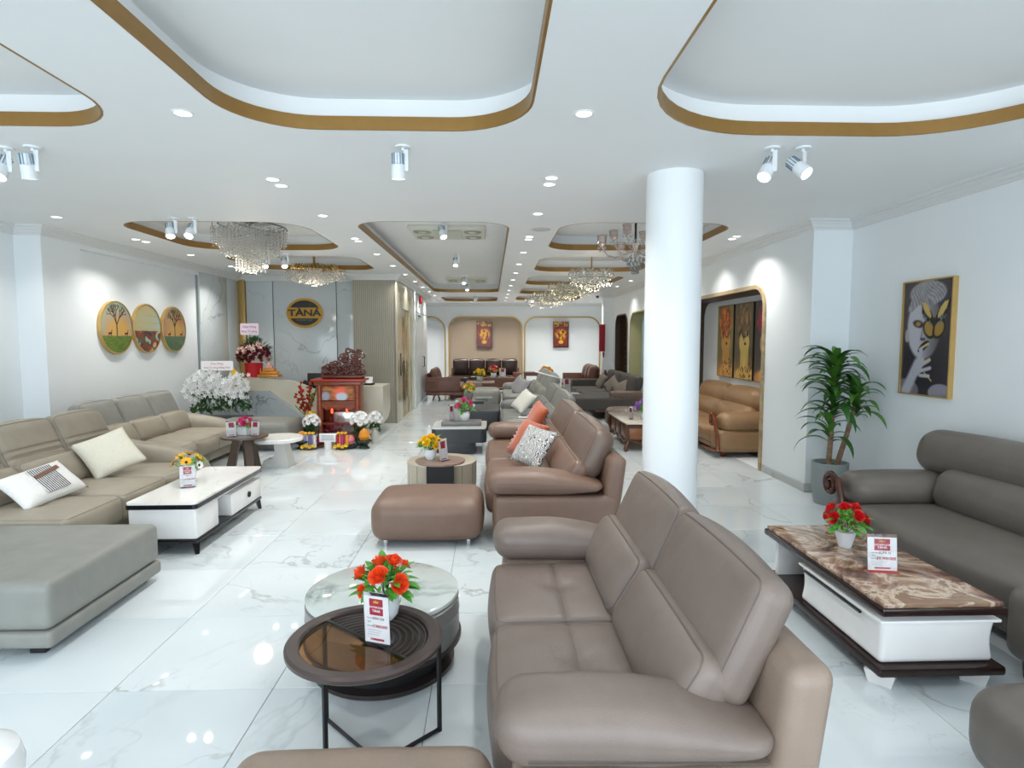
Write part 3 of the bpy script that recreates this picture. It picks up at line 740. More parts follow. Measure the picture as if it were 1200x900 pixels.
# ---- right foreground: grey roll-back sectional
t = thing('sectional_sofa', 'warm grey leather sofa with rolled back and carved scroll arm at the right wall', 'sofa', (2.95, 4.07, 0), RZR)
CWD = mat('carved_dark_wood', '#4a2214', .2, kind='wood')
roll_sofa(t, 2.0, 1.14, GRY, CWD, (1, 0), 1, 1, 1.0)
part('chaise_seat', MB().soft(1.5, 1.35, .4, (1.0+.76, .50, .29), .08, (0, .02, .02), 8), GRY, t)
part('chaise_lumbar_roll', MB().soft(1.5, .30, .34, (0, 0, 0), .13, (0, .02, .03), 6, M=T(1.0+.76, 1.14*.70, .46+.12, rx=-.35)), GRY, t)
part('chaise_back_roll', MB().soft(1.5, .32, .36, (0, 0, 0), .15, (.03, .02, .03), 6, M=T(1.0+.8, 1.14*.84, .825, rx=-.25)), GRY, t)
feet(t, [(1.12, -.08), (1.4, -.08)], CWD, .09, .045)
t = thing('footstool', 'warm grey leather footstool at the lower right corner', 'stool', (2.33, 1.90, 0))
pouf(t, -.41, .41, -.41, .41, .43, GRY, r=.14, puff=.03, b0=.06, q=14)
# ---- left: beige sectional, its ottoman, the reclining sofa, the bench
t = thing('sectional_sofa', 'long beige leather sofa with ridged headrests and two white cushions at the left', 'sofa', (-3.2, 5.69, 0), RZL)
lounge(t, 2.38, 1.28, BEI, 3, (.0, .30), .62, .46, 1.03, headcrease=True, seatcrease=False, armstyle='slope', ft=MATB, ftkind='block', thick=.2)
t = thing('ottoman', 'big grey-beige leather ottoman with black block feet at the left edge', 'ottoman', (-3.35, 3.91, 0))
pouf(t, -.88, .86, -.56, .58, .43, BEIG, b0=.05, r=.05, puff=.02, split=True, q=20, ft=MATB, ftkind='block', warp=chain(crease([.06], .005, .012), dimple([.35, -.3], [.06, .06], .015, .06)))
WHC = mat('white_cotton', '#eae8e4', .8, kind='fabric'); CRC = mat('cream_cotton', '#dcd7c6', .8, kind='fabric')
c1 = cushion('white lumbar cushion with a grey striped patch and brown strap on the beige sofa', (-3.72, 5.02, .60), 1.35, .85, -.12, .62, .36, .15, WHC)
part('striped_patch', MB().bbox(-.10, .12, -.082, -.074, -.13, .12, .003), mat('patch_stripes', '#d8d8d8', .8, kind='stripes', col2='#2c2e33', scale=16), c1)
part('leather_strap', MB().bbox(-.08, .17, -.088, -.083, .03, .065, .002), mat('strap_brown', '#6e4630', .5), c1, rot=(0, -.15, 0))
cushion('plain cream cushion leaning by the arm of the beige sofa', (-3.78, 6.0, .68), .75, .7, -.35, .50, .46, .14, CRC)
t = thing('sofa', 'beige leather three-seat sofa with pillow backs against the left wall', 'sofa', (-3.95, 8.38, 0), RZL)
lounge(t, 2.45, 1.22, BEI, 3, (.3, .3), .60, .45, 1.0, m2=BEIG, seatcrease=False, armstyle='slope', thick=.2, bulge=.09)
t = thing('bench', 'grey-beige leather bench with chrome feet between the orchids and the altar', 'bench', (-3.9, 10.08, 0))
pouf(t, -.62, .62, -.45, .45, .46, BEIG, b0=.1, r=.08, puff=.03)

# ---- middle distance
LG = mat('light_grey_leather', '#8f908a', .4, kind='leather'); DG = mat('charcoal_leather', '#3a3c40', .4, kind='leather'); MG = mat('mid_grey_leather', '#7a7c78', .38, kind='leather')
t = thing('sofa', 'two-tone grey leather sofa with charcoal arm and chaise behind the brown sofa', 'sofa', (.22, 10.6, 0), RZR)
lounge(t, 3.3, 1.15, MG, 2, (.34, .3), .58, .42, .92, mf=DG, armstyle='pillow', heads=2)
part('charcoal_arm', MB().soft(.26, .95, .3, (-1.66, .5, .47), .06, (0, 0, 0), 5), DG, t, label='charcoal leather arm')
part('tray_arm', MB().bbox(1.1, 1.35, .25, .65, .60, .64, .01), mat('tray_grey', '#55575a', .3), t)
t = thing('chaise', 'charcoal leather chaise block in front of the two-tone grey sofa', 'ottoman', (-.2, 12.25, 0))
pouf(t, -.38, .38, -.55, .6, .42, DG, b0=.06, r=.05, puff=.01)
cushion('white and black cushion on the two-tone grey sofa', (.62, 11.2, .64), -1.0, .7, .3, .5, .46, .15, mat('white_black_cushion', '#e2e0d6', .7, kind='fabric'))
t = thing('sofa', 'light grey sofa with rolled chaise end and silver cushions beyond the two-tone sofa', 'sofa', (.35, 14.9, 0), RZR)
lounge(t, 3.8, 1.25, LG, 2, (.34, .3), .6, .43, 1.0, heads=3)
t = thing('chaise', 'light grey rolled chaise beside the far round grey table', 'ottoman', (-.15, 16.0, 0))
pouf(t, -.55, .4, -.5, .45, .5, LG, b0=.06, r=.12, puff=.02)
SIL = mat('silver_print', '#a9a9ac', .6, kind='stripes', col2='#77777c', scale=9, dist=6)
for i, q in enumerate(((.75, 14.0), (.72, 14.6), (.68, 15.3))):
    cushion('silver grey patterned cushion on the light grey far sofa, '+('nearest', 'middle', 'farthest')[i]+' of three', (q[0], q[1], .66), -1.2, .6, .2*i, .48, .46, .14, SIL, 'silver cushions')
# walnut-framed sofa at far left
WAL = mat('walnut', '#6a4436', .35, kind='wood', wscale=(1, 8, 8)); DBL = mat('dark_brown_leather', '#33241f', .3, kind='leather'); MBL = mat('mocha_leather', '#6b4a3c', .45, kind='leather')
t = thing('wooden_sofa', 'walnut framed sofa with brown cushions at the far left', 'sofa', (-1.35, 17.6, 0))
part('side_board', MB().bbox(-.55, .45, -.04, 0, .28, .70, .01), WAL, t); part('base_board', MB().bbox(-.55, .5, -.02, 1.9, .16, .26, .01).bbox(.5, 1.05, -.02, .98, .16, .26, .01), WAL, t)
part('back_board', MB().bbox(-.58, -.53, -.02, 1.9, .26, .78, .01), WAL, t)
part('seat_cushion', MB().soft(.95, .9, .16, (.02, .5, .36), .05, (0, 0, .01), 5), MBL, t); part('seat_cushion', MB().soft(.95, .9, .16, (.02, 1.4, .36), .05, (0, 0, .01), 5), MBL, t)
part('chaise_cushion', MB().soft(.95, .8, .2, (.62, .55, .34), .05, (0, 0, .01), 5), mat('plum_brown', '#4c3530', .4, kind='leather'), t)
for y in (.3, .85, 1.4): part('back_cushion', MB().soft(.5, .16, .5, (0, 0, 0), .07, (0, .04, .02), 6, M=T(-.33, y, .68, rz=PI/2+.1, rx=-.2)), MBL, t)
for x, y in ((-.3, .05), (.3, .05), (.9, .1), (-.3, 1.8)): part('leg', MB().tube([(x, y, .17), (x-.06, y, 0)], [.035, .02], 8), WAL, t)
# dark brown leather sectional on the far wall
t = thing('sectional_sofa', 'dark brown leather sectional below the red picture on the far tan niche', 'sofa', (-.2, 21.2, 0))
part('base', MB().bbox(-1.25, 1.25, .0, .95, .1, .3, .01), WAL, t); part('back_board', MB().bbox(-1.25, 1.25, .9, .98, .3, .75, .01), WAL, t)
part('end_cabinet', MB().bbox(1.0, 1.3, -.1, .98, .1, .62, .01), WAL, t); part('chaise_seat', MB().soft(.8, 1.5, .2, (-.95, .15, .40), .06, (0, 0, .01), 5), DBL, t)
for i in range(3): part('seat_cushion', MB().soft(.55, .85, .2, (-.28+i*.56, .42, .40), .06, (0, 0, .01), 5), DBL, t)
for i in range(4): part('back_cushion', MB().soft(.58, .2, .56, (-.9+i*.6, .78, .80), .08, (0, .05, .03), 6), DBL, t)
feet(t, [(-1.15, -.4), (-.7, -.4), (1.1, .1), (-1.15, .9)], MATB, .11, .03)
# orange-brown sofa far right
OBR = mat('cognac_leather', '#7c4026', .35, kind='leather')
t = thing('wooden_sofa', 'low wood framed sofa with cognac seat and rounded brown cushions at the far right', 'sofa', (2.1, 18.9, 0), RZR)
part('base', MB().bbox(-.9, .9, 0, 1.2, .1, .34, .02), mat('cherry_wood', '#6b2f1e', .3, kind='wood'), t); part('side_board', MB().bbox(-.95, -.88, .3, 1.35, .1, .70, .01), WAL, t)
part('back_board', MB().bbox(-.9, .95, 1.28, 1.36, .1, .72, .01), WAL, t)
for i in (-1, 1): part('seat_cushion', MB().soft(.88, 1.1, .16, (.44*i, .56, .42), .05, (0, 0, .01), 5), OBR, t)
for i in range(3): part('back_cushion', MB().soft(.58, .26, .52, (0, 0, 0), .12, (0, .04, .03), 6, M=T(-.45+.55*i, 1.05, .74, rx=-.2)), mat('marbled_brown', '#5d3a2c', .35, kind='leather'), t)
# dark grey corner sofa right of the column
DGF = mat('dark_grey_fabric', '#4a4642', .7, kind='fabric')
t = thing('corner_sofa', 'dark grey corner sofa with channel-tufted backs left of the white column', 'sofa', (2.35, 15.1, 0), RZR)
part('base', MB().bbox(-2.1, 1.75, .0, 1.25, .16, .26, .01), WAL, t); part('chaise_seat', MB().soft(1.0, 1.65, .28, (1.35, .12, .36), .05, (0, .02, .01), 5), DGF, t)
for i in range(3): part('seat_cushion', MB().soft(.9, .95, .2, (-1.5+.93*i, .42, .37), .06, (0, .02, .01), 5), DGF, t)
for i in range(4):
    part('back_cushion', MB().soft(.82, .2, .55, (0, 0, 0), .08, (0, .03, .02), (30, 4, 5), warp=crease([-.3, -.18, -.06, .06, .18, .3], .02, .02, axis=0, top=1, sign=-1), M=T(-1.45+.86*i, 1.02, .68, rx=-.3)), DGF, t)
part('armrest', MB().soft(.25, 1.25, .5, (-2.05, .6, .42), .05, (0, 0, 0), 4), DGF, t)
part('end_armrest', MB().soft(.25, 1.0, .16, (1.72, .85, .56), .05, (0, 0, 0), 4), BRNG, t, label='brown padded arm'); part('end_board', MB().bbox(1.6, 1.84, .4, 1.3, .16, .5, .01), WAL, t)
feet(t, [(1.7, -.6), (1.7, 1.1), (-1.9, .1), (.9, -.6)], WAL, .17, .035)
TAUF = mat('taupe_velvet', '#756c62', .7, kind='fabric')
for i, q in enumerate(((3.05, 16.3, .66), (3.1, 15.2, .64), (3.15, 14.3, .60))):
    cushion('taupe velvet cushion on the dark grey corner sofa, '+('farthest', 'middle', 'nearest')[i]+' of three', q, -1.3+.3*i, .5, .3+.4*i, .42, .42, .15, TAUF, 'taupe cushions')
# tan sofa inside the right niche
TANL = mat('tan_leather', '#9c7a56', .35, kind='leather')
t = thing('sofa', 'tan leather sofa with carved wooden scrolls inside the right arched niche', 'sofa', (3.46, 10.45, 0), RZR)
roll_sofa(t, 3.2, .97, TANL, mat('carved_amber_wood', '#7a3c1c', .2, kind='wood'), (1, 1), 2, 2, .99, .44)
part('back_scroll', scroll(1, .07), MATS['carved_amber_wood'], t, (1.52, .74, .72), (0, 0, PI/2), label='carved amber scroll at the end of the back roll')
t = thing('footstool', 'taupe leather stool behind the carved coffee table by the column', 'stool', (2.75, 11.9, 0))
pouf(t, -.4, .4, -.3, .3, .42, BRNG, r=.1)
o = part('stool', MB().lathe([(.001, .42), (.12, .42), (.17, .39), (.185, .33), (.17, .2), (.15, .04), (.13, 0)], 32, (0, 0, 0)), mat('glossy_white', '#f2f2f2', .15), None, (-1.80, 1.97, 0)); o.name = 'round_stool'
tag(o, 'glossy white rounded stool at the lower left corner of the photo', 'stool')
# ================================================================ tables
BRM = mat('brown_swirled_marble', kind='browmarble', rough=.06)
WM = mat('white_marble_top', '#e6e4df', .08, kind='marble', col2='#efeeea', vein='#a8a39a', scale=2, vs=.5)
# black round side table with glass half
t = thing('side_table', 'round dark side table with half smoked glass, half ribbed top, on thin black legs', 'table', (-.555, 2.56, 0))
RIM = mat('dark_taupe_rim', '#4a3f3c', .3, .2, 'metal')
part('rim', MB().lathe([(.275, .47), (.275, .492), (.285, .5), (.325, .5), (.337, .49), (.337, .475), (.32, .462), (.275, .462)], 64, caps=False), RIM, t)
ga = math.radians(-40)      # dividing line direction
rib = MB().lathe([(.001, .474), (.276, .474)], 40, a0=ga, a1=ga+PI)
part('ribbed_half', rib, mat('rib_black', '#2a2523', .35, .2, 'metal'), t)
rg = MB()
for i in range(9): r = .04+i*.028; rg.lathe([(r-.006, .474), (r-.003, .483), (r+.003, .483), (r+.006, .474)], 40, a0=ga, a1=ga+PI)
part('ribs', rg, RIM, t, stuff=True)
part('glass_half', MB().lathe([(.001, .484), (.276, .484), (.276, .490), (.001, .490)], 40, a0=ga+PI, a1=ga+2*PI), mat('smoked_amber_glass', '#c08a58', .02, **{'Transmission Weight': 1., 'IOR': 1.3}), t)
part('divider', MB().box(-.276, .276, -.008, .008, .47, .492, T(rz=ga)), MATB, t)
P1, P2, P3, P4 = (-.225, .17), (-.12, -.22), (.315, .08), (.05, .25)
for p in (P1, P2, P3): part('leg', MB().tube([(p[0], p[1], .0), (p[0], p[1], .475)], .011, 4), MATB, t)
part('base_bar', MB().tube([(P1[0], P1[1], .011), (.08, -.14, .011), (P3[0], P3[1], .011)], .011, 4).tube([(P2[0], P2[1], .011), (.08, -.14, .011)], .011, 4), MATB, t)
# grey drum table
t = thing('drum_table', 'round grey drum table with pale marble top behind the dark side table', 'table', (-.6, 3.26, 0))
GM = mat('pale_green_marble', '#c3cbc7', .06, kind='marble', col2='#d5dbd7', vein='#6f7c78', scale=2.2, vw=.06, vs=.9)
part('marble_top', MB().lathe([(.001, .42), (.40, .42), (.415, .412), (.415, .395), (.40, .39)], 64), GM, t)
part('body', MB().lathe([(.40, .155), (.418, .165), (.418, .30), (.421, .305), (.418, .31), (.418, .375), (.40, .388), (.001, .388)], 64), mat('drum_grey', '#8c8a86', .3, .35, 'metal'), t)
part('band', MB().lathe([(.40, .145), (.43, .15), (.43, .165), (.40, .168)], 64), mat('bronze_band', '#4a4240', .3, .6, 'metal'), t)
part('drawer_gap', MB().box(-.002, .002, -.42, -.40, .17, .375, T(rz=.22)), MATB, t)
part('neck', MB().lathe([(.34, .03), (.34, .15)], 48), MATB, t)
part('plinth', MB().lathe([(.001, 0), (.38, 0), (.39, .01), (.39, .03), (.35, .04)], 64), mat('bronze_band'), t)
# brown marble coffee table right
t = thing('coffee_table', 'low coffee table with brown marble top and white drawers before the grey sofa', 'table', (2.31, 3.52, 0))
part('marble_top', MB().bbox(-.315, .315, -.645, .645, .435, .46, .005), BRM, t)
part('top_edge', MB().bbox(-.33, .33, -.66, .66, .395, .437, .01), DWOOD, t)
part('shelf_board', MB().bbox(-.335, .335, -.665, .665, .075, .125, .015), DWOOD, t)
part('end_panel', MB().bbox(-.27, .27, .56, .60, .125, .395, .006), WHITEL, t)
cab = part('drawer_cabinet', MB().soft(.62, .80, .235, (0, -.22, .243), .03, (0, 0, 0), 6, warp=lambda P: np.column_stack([P[:, 0]*(1-.05*np.cos(P[:, 2]/.1175*PI/2)), P[:, 1]*(1-.02*np.cos(P[:, 2]/.1175*PI/2)), P[:, 2]])), WHITEL, t)
part('cabinet_lid', MB().bbox(-.32, .32, -.635, .19, .345, .362, .006), WHITEL, cab)
part('drawer_slot', MB().box(-.322, -.31, -.46, .12, .325, .337), BLACK, cab)
part('top_support', MB().bbox(-.2, .2, -.3, .1, .36, .395), WHITEL, t)
for x in (-.25, .25):
    for y in (-.56, .56): part('foot', MB().lathe([(.075, 0), (.085, .03), (.10, .075)], 4, (x, y, 0), M=None), WHITEL, t)
# white coffee table left
t = thing('coffee_table', 'white lacquered coffee table with marble top and black edges before the beige sofa', 'table', (-2.74, 5.68, 0))
part('marble_top', MB().slab(rrect(-.29, .29, -.72, .72, .04), .43, .45), WM, t)
part('top_edge', MB().slab(rrect(-.295, .295, -.725, .725, .04), .395, .432), BLACK, t)
part('end_cabinet', MB().bbox(-.28, .28, -.70, -.28, .13, .395, .02), WHITEL, t)
dd = part('drawer', MB().bbox(-.27, .28, -.02, .70, .13, .335, .008), WHITEL, t)
part('drawer_knob', MB().lathe([(.03, 0), (.03, .012), (.018, .012), (.018, .004), (.001, .004)], 20, M=T(.28, .38, .235, ry=PI/2)), MATB, dd)
part('drawer_top', MB().bbox(-.25, .25, -.28, .70, .355, .395), mat('white_lacquer'), t)
part('base_board', MB().bbox(-.285, .285, -.71, .71, .10, .13, .008), BLACK, t)
for x in (-1, 1):
    for y in (-1, 1): part('leg', MB().tube([(x*.25, y*.66, .12), (x*.27, y*.685, 0)], [.035, .02], 4), BLACK, t)
# mid round table pair
t = thing('side_table', 'small round brown-top table on a black pedestal, carrying yellow roses', 'table', (-.565, 6.62, 0))
part('table_top', MB().lathe([(.001, .46), (.275, .46), (.28, .452), (.27, .435), (.001, .435)], 48), mat('rosy_brown_top', '#8d7263', .3, kind='wood'), t)
part('pedestal', MB().box(-.145, .145, -.12, .12, .02, .435), MATB, t); part('foot_plate', MB().bbox(-.23, .23, -.18, .18, 0, .02, .004), MATB, t)
t = thing('drum_table', 'low round beige drum table behind the brown-top pedestal table', 'table', (-.6, 7.25, 0))
part('body', MB().lathe([(.38, .0), (.38, .03), (.42, .04), (.42, .33), (.40, .34), (.001, .34)], 64), mat('warm_beige_lacquer', '#b3aa98', .3), t)
pn = MB()
for i in range(14): pn.box(.419, .4225, -.0015, .0015, .05, .32, T(rz=2*PI*i/14))
part('panel_joints', pn, STITCHB, t, stuff=True)
# charcoal coffee table with white top
t = thing('coffee_table', 'charcoal block coffee table with a white stone top in the middle of the aisle', 'table', (-.5, 9.68, 0))
part('stone_top', MB().slab(rrect(-.43, .43, -.42, .42, .06), .405, .425), mat('pale_stone', '#c9cbc9', .15), t)
CHB = mat('charcoal_lacquer', '#34363a', .35)
part('body', MB().slab(rrect(-.43, .43, -.42, .42, .09), .19, .405), CHB, t); part('plinth', MB().bbox(-.4, .25, -.38, .38, 0, .19, .02), CHB, t)
part('leg', MB().tube([(.38, -.34, 0), (.38, -.34, .2)], .012, 8), CHROME, t)
o = part('tray', MB().bbox(-.32, .32, -.16, .16, 0, .07, .01), mat('grey_stone', '#737371', .3, kind='marble', vein='#4a4a4a', scale=3), None, (-.47, 9.62, .425)); o.name = 'stone_tray'
tag(o, 'grey stone tray block on the charcoal coffee table', 'tray')
# left round tables
BT = mat('brown_stone', '#5b4c42', .2, kind='marble', vein='#86766a', scale=3)
t = thing('side_table', 'round brown stone-top table on slotted legs before the three-seat beige sofa', 'table', (-3.36, 8.2, 0))
part('table_top', MB().lathe([(.001, .5), (.30, .5), (.305, .49), (.305, .475), (.29, .468), (.001, .468)], 48), BT, t)
LW = mat('brown_leg', '#5a4a3e', .4)
for a_ in range(3):
    part('leg', MB().prism([(.05, .468), (.14, .468), (.25, 0), (.14, 0)], -.05, .05, T(rz=a_*2*PI/3-.9)), LW, t)
t = thing('side_table', 'round white marble-top table on a slanted white base beside the brown round one', 'table', (-3.04, 8.55, 0))
part('table_top', MB().lathe([(.001, .42), (.34, .42), (.35, .41), (.35, .375), (.34, .365), (.001, .365)], 48), WM, t)
part('base', MB().prism([(-.02, .365), (.12, .365), (.2, 0), (-.2, 0), (-.16, .1), (-.05, .12), (-.0, .2)], -.12, .12), mat('white_base', '#d6d6d2', .3), t)
# far tables
t = thing('round_table', 'round grey table with sunflowers beside the light grey chaise', 'table', (-.45, 13.9, 0))
part('table_top', MB().lathe([(.001, .42), (.38, .42), (.39, .40), (.38, .38), (.001, .38)], 40), mat('grey_table_top', '#777b7c', .12), t)
part('body', MB().lathe([(.26, 0), (.30, .38)], 40), mat('grey_body', '#6a6c6e', .3, .4, 'metal'), t)
part('side_tray', MB().bbox(.1, .5, -.15, .15, .43, .46, .008), mat('grey_glass', '#8b9492', .05), t)
def wood_table(label, x, y, lx, ly, h, top=None, m=WAL):
    t = thing('tea_table', label, 'table', (x, y, 0))
    part('table_top', MB().bbox(-lx/2, lx/2, -ly/2, ly/2, h-.035, h, .006), top or m, t)
    part('apron', MB().bbox(-lx/2+.02, lx/2-.02, -ly/2+.02, ly/2-.02, h-.14, h-.036, .004), m, t)
    part('shelf', MB().bbox(-lx/2+.03, lx/2-.03, -ly/2+.03, ly/2-.03, .1, .13, .004), m, t)
    for sx in (-1, 1):
        for sy in (-1, 1): part('leg', MB().bbox(sx*(lx/2-.06)-.03, sx*(lx/2-.06)+.03, sy*(ly/2-.06)-.03, sy*(ly/2-.06)+.03, 0, h-.13, .004), m, t)
    return t
wood_table('walnut tea table with yellow flowers before the walnut framed sofa', -.33, 19.25, .9, 1.0, .46, mat('pale_table_top', '#a58f84', .12))
wood_table('dark walnut table with red flowers before the far dark brown sofa', .25, 20.4, 1.2, .5, .5)
wood_table('small walnut side table at the right end of the far dark brown sofa', 1.5, 21.9, .6, .5, .62)
wood_table('red-brown tea table with yellow and orange flowers at the far right', 1.6, 18.4, .9, 1.1, .5, mat('pinkish_glass_top', '#a99a95', .08))
wood_table('walnut coffee table with grey glass top and bottles right of the grey sofas', 1.98, 15.6, .62, 1.3, .42, mat('grey_glass_top', '#9b9f9d', .08))
# carved coffee table by the column
CW = mat('carved_brown_wood', '#5e3c28', .3, kind='wood')
t = thing('carved_coffee_table', 'carved wooden coffee table with cream marble top left of the white column', 'table', (2.65, 10.17, 0))
part('marble_top', MB().bbox(-.48, .48, -.73, .73, .435, .46, .008), mat('cream_top', '#d9d2c4', .1, kind='marble', vein='#b0a590', scale=2), t)
part('body', MB().soft(.88, 1.36, .27, (0, 0, .29), .03, (-.02, -.02, 0), 4), CW, t)
for y in (-.4, 0, .4):
    d_ = part('drawer', MB().bbox(-.455, -.43, y-.17, y+.17, .19, .38, .008), CW, t); part('drawer_knob', MB().cyl(.012, 0, .02, 10, M=T(-.455, y, .285, ry=-PI/2)), GOLDF, d_)
for x in (-.3, 0, .3): part('end_drawer', MB().bbox(x-.13, x+.13, -.70, -.675, .19, .38, .008), mat('amber_panel', '#8a5730', .3, kind='wood'), t)
part('scalloped_apron', MB().tube([(-.44, -.6+1.2*k/24, .145+.03*math.cos(k/24*PI*6)) for k in range(25)], .022, 8).tube([(-.42+.84*k/16, -.67, .145+.03*math.cos(k/16*PI*4)) for k in range(17)], .022, 8), CW, t)
for x in (-1, 1):
    for y in (-1, 1):
        part('leg', MB().tube([(x*.45, y*.69, .43), (x*.47, y*.71, .3), (x*.43, y*.67, .15), (x*.48, y*.71, .03), (x*.46, y*.70, 0)], [.03, .04, .028, .036, .03], 10), CW, t)
# ================================================================ flowers, signs, plant
def rose_mesh(m, r=.04, n=13):
    mb = MB(); rnd = random.Random(3)
    for i in range(n):
        f = i/n; a = i*2.4; rad = r*(.25+.75*f); hh = r*(1.35-.55*f); w = .9+.35*f
        V = []; nu, nv = 4, 3
        for v in range(nv+1):
            for u in range(nu+1):
                s_ = v/nv; th = a+(u/nu-.5)*w*1.5
                rr = rad*(.35+.75*math.sin(s_*PI*.5))*(1+.22*s_*s_*f*1.5); z = -r*.5+hh*s_ - .25*r*f*s_**3 + .04*r*math.cos(3*th)
                V.append((rr*math.cos(th), rr*math.sin(th), z))
        mb.add(V, [(v*(nu+1)+u, v*(nu+1)+u+1, (v+1)*(nu+1)+u+1, (v+1)*(nu+1)+u) for v in range(nv) for u in range(nu)])
    mb.lathe([(.001, -r*.55), (r*.4, -r*.4), (r*.5, -.1*r)], 8)
    return mb.mesh('rose', True, m)
def daisy_mesh(m, r=.035, n=12):
    mb = MB()
    for i in range(n):
        M = T(rz=2*PI*i/n) @ Matrix.Rotation(-.25-.15*(i % 2), 4, 'Y')
        mb.add([(.15*r, -.04*r, 0), (.6*r, -.2*r, .03*r), (r, 0, 0), (.6*r, .2*r, .03*r), (.15*r, .04*r, 0)], [(0, 1, 2, 3, 4)], M)
    return mb.mesh('daisy', False, m)
def leaf_mesh(m, L=.07, W=.035, bend=.4):
    V = []; n = 5
    for i in range(n+1):
        s_ = i/n; w = W*math.sin(PI*min(1, s_*.93+.07))**.8*.5; z = -bend*L*s_*s_; x = L*s_
        V += [(x, -w, z+.12*w), (x, 0, z), (x, w, z+.12*w)]
    F = []
    for i in range(n): F += [(i*3, i*3+3, i*3+4, i*3+1), (i*3+1, i*3+4, i*3+5, i*3+2)]
    return MB().add(V, F).mesh('leaf', True, m)
LEAF = mat('leaf_green', '#4f9a34', .45); LEAFD = mat('leaf_dark', '#2b5220', .4); POTW = mat('white_ceramic', '#eceff2', .25)
ORR = mat('rose_orange', '#e84a1c', .5); REDR = mat('rose_red', '#cc1018', .5); YEL = mat('petal_yellow', '#f0c21c', .5); PNK = mat('petal_pink', '#d8427e', .5)
WPET = mat('petal_white', '#f0f0ee', .5); PUR = mat('petal_purple', '#a97cc4', .5); DKC = mat('flower_centre', '#2a1808', .8); SUN = mat('petal_gold', '#efb21a', .5)
pots = {'round': [(.001, 0), (.03, 0), (.045, .02), (.052, .055), (.05, .085), (.044, .08), (.001, .075)],
        'scallop': [(.001, 0), (.032, 0), (.045, .05), (.055, .085), (.049, .083), (.001, .078)],
        'square': None}
def bouquet(label, loc, s, petal, kind='rose', nf=7, nl=18, pot='round', spread=.075, ht=.17, group=None, fr=.036, centre=False, seed=1, fol=60, potm=None, petals2=None, leafm=None):
    rnd = random.Random(seed); t = thing('flower_pot', label, 'flowers', loc, rnd.random()*6, group); t.scale = (s, s, s)
    part('pot', MB().lathe(pots['round' if pot == 'round' else 'scallop'], 32 if pot == 'round' else 16) if pot != 'square' else MB().bbox(-.05, .05, -.05, .05, 0, .08, .006), potm or POTW, t)
    fmesh = rose_mesh(petal, fr) if kind == 'rose' else daisy_mesh(petal, fr)
    f2 = (rose_mesh(petals2, fr*.7) if kind == 'rose' else daisy_mesh(petals2, fr*.8)) if petals2 else None
    lm = leaf_mesh(leafm or LEAF)
    stems = MB()
    for i in range(nf):
        a = i*2.4+.3; el = math.acos(1-.95*(i+.5)/nf)*.95; d = Vector((math.sin(el)*math.cos(a), math.sin(el)*math.sin(a), math.cos(el)))
        p = Vector((0, 0, ht*.62)) + d*spread*(1+.15*rnd.random()); stems.tube([(0, 0, .07), (p+Vector((0, 0, ht*.4)))*.5, p], .0022, 5)
        R = d.to_track_quat('Z', 'Y').to_euler()
        fo = part('flower', f2 if (f2 and i % 4 == 3) else fmesh, None, t, p, R)
        if centre: part('flower_centre', MB().lathe([(.001, fr*.16), (fr*.22, fr*.1), (fr*.3, -.02*fr)], 10).mesh('c', True, DKC), None, fo)
    part('stems', stems, LEAFD, t, stuff=True)
    for i in range(nl):
        a = rnd.random()*6.28; el = .5+rnd.random()*1.2; p = Vector((.02*math.cos(a), .02*math.sin(a), ht*.5+.05*rnd.random()))
        d = Vector((math.sin(el)*math.cos(a), math.sin(el)*math.sin(a), math.cos(el))); p += d*spread*.45
        part('leaf', lm, None, t, p, d.to_track_quat('X', 'Z').to_euler())
    sp = MB()
    for i in range(fol):
        a = rnd.random()*6.28; el = rnd.random()*1.7; d = Vector((math.sin(el)*math.cos(a), math.sin(el)*math.sin(a), math.cos(el)*.9)); p = Vector((0, 0, ht*.55))+d*spread*(.5+.55*rnd.random())
        M = Matrix.Translation(p) @ Matrix.Rotation(rnd.random()*6, 4, Vector((rnd.random(), rnd.random(), .3)).normalized())
        q = .012+.008*rnd.random(); sp.add([(-q, 0, 0), (0, -q*.45, .002), (q, 0, 0), (0, q*.45, .002)], [(0, 1, 2, 3)], M)
    if fol: part('foliage', sp, leafm or mat('leaf_light', '#78b84a', .5), t, smooth=False, stuff=True)
    return t
bouquet('orange roses with green leaves in a white bowl on the dark round side table', (-.50, 2.76, .484), 1.28, ORR, 'rose', 8, 44, fr=.030, spread=.095, ht=.19, seed=2, fol=90, petals2=ORR)
bouquet('red roses in a small white pot on the brown marble coffee table', (2.30, 3.72, .46), 1.22, REDR, 'rose', 8, 16, 'scallop', fr=.029, spread=.092, ht=.2, seed=5, fol=140)
bouquet('yellow sunflowers with white sprigs on the white coffee table at the left', (-2.88, 5.72, .45), 1.35, SUN, 'daisy', 8, 16, fr=.045, centre=True, spread=.085, ht=.17, seed=4, petals2=WPET)
bouquet('yellow roses on the small round brown-top pedestal table', (-.68, 6.66, .46), 1.35, YEL, 'rose', 10, 14, fr=.030, spread=.085, ht=.17, seed=6)
bouquet('pink and magenta flowers in a white pot on the stone tray', (-.42, 9.62, .495), 1.6, PNK, 'rose', 9, 10, fr=.024, spread=.095, ht=.2, seed=7, petals2=WPET)
bouquet('deep pink flowers in a white square pot on the round brown stone table', (-3.38, 8.26, .5), 1.4, PNK, 'rose', 9, 8, 'square', fr=.028, spread=.075, ht=.13, seed=8)
bouquet('sunflowers in a grey pot on the far round grey table', (-.5, 13.95, .42), 1.7, SUN, 'daisy', 8, 10, fr=.04, centre=True, spread=.09, ht=.18, seed=9, potm=mat('grey_pot', '#8b8b88', .4))
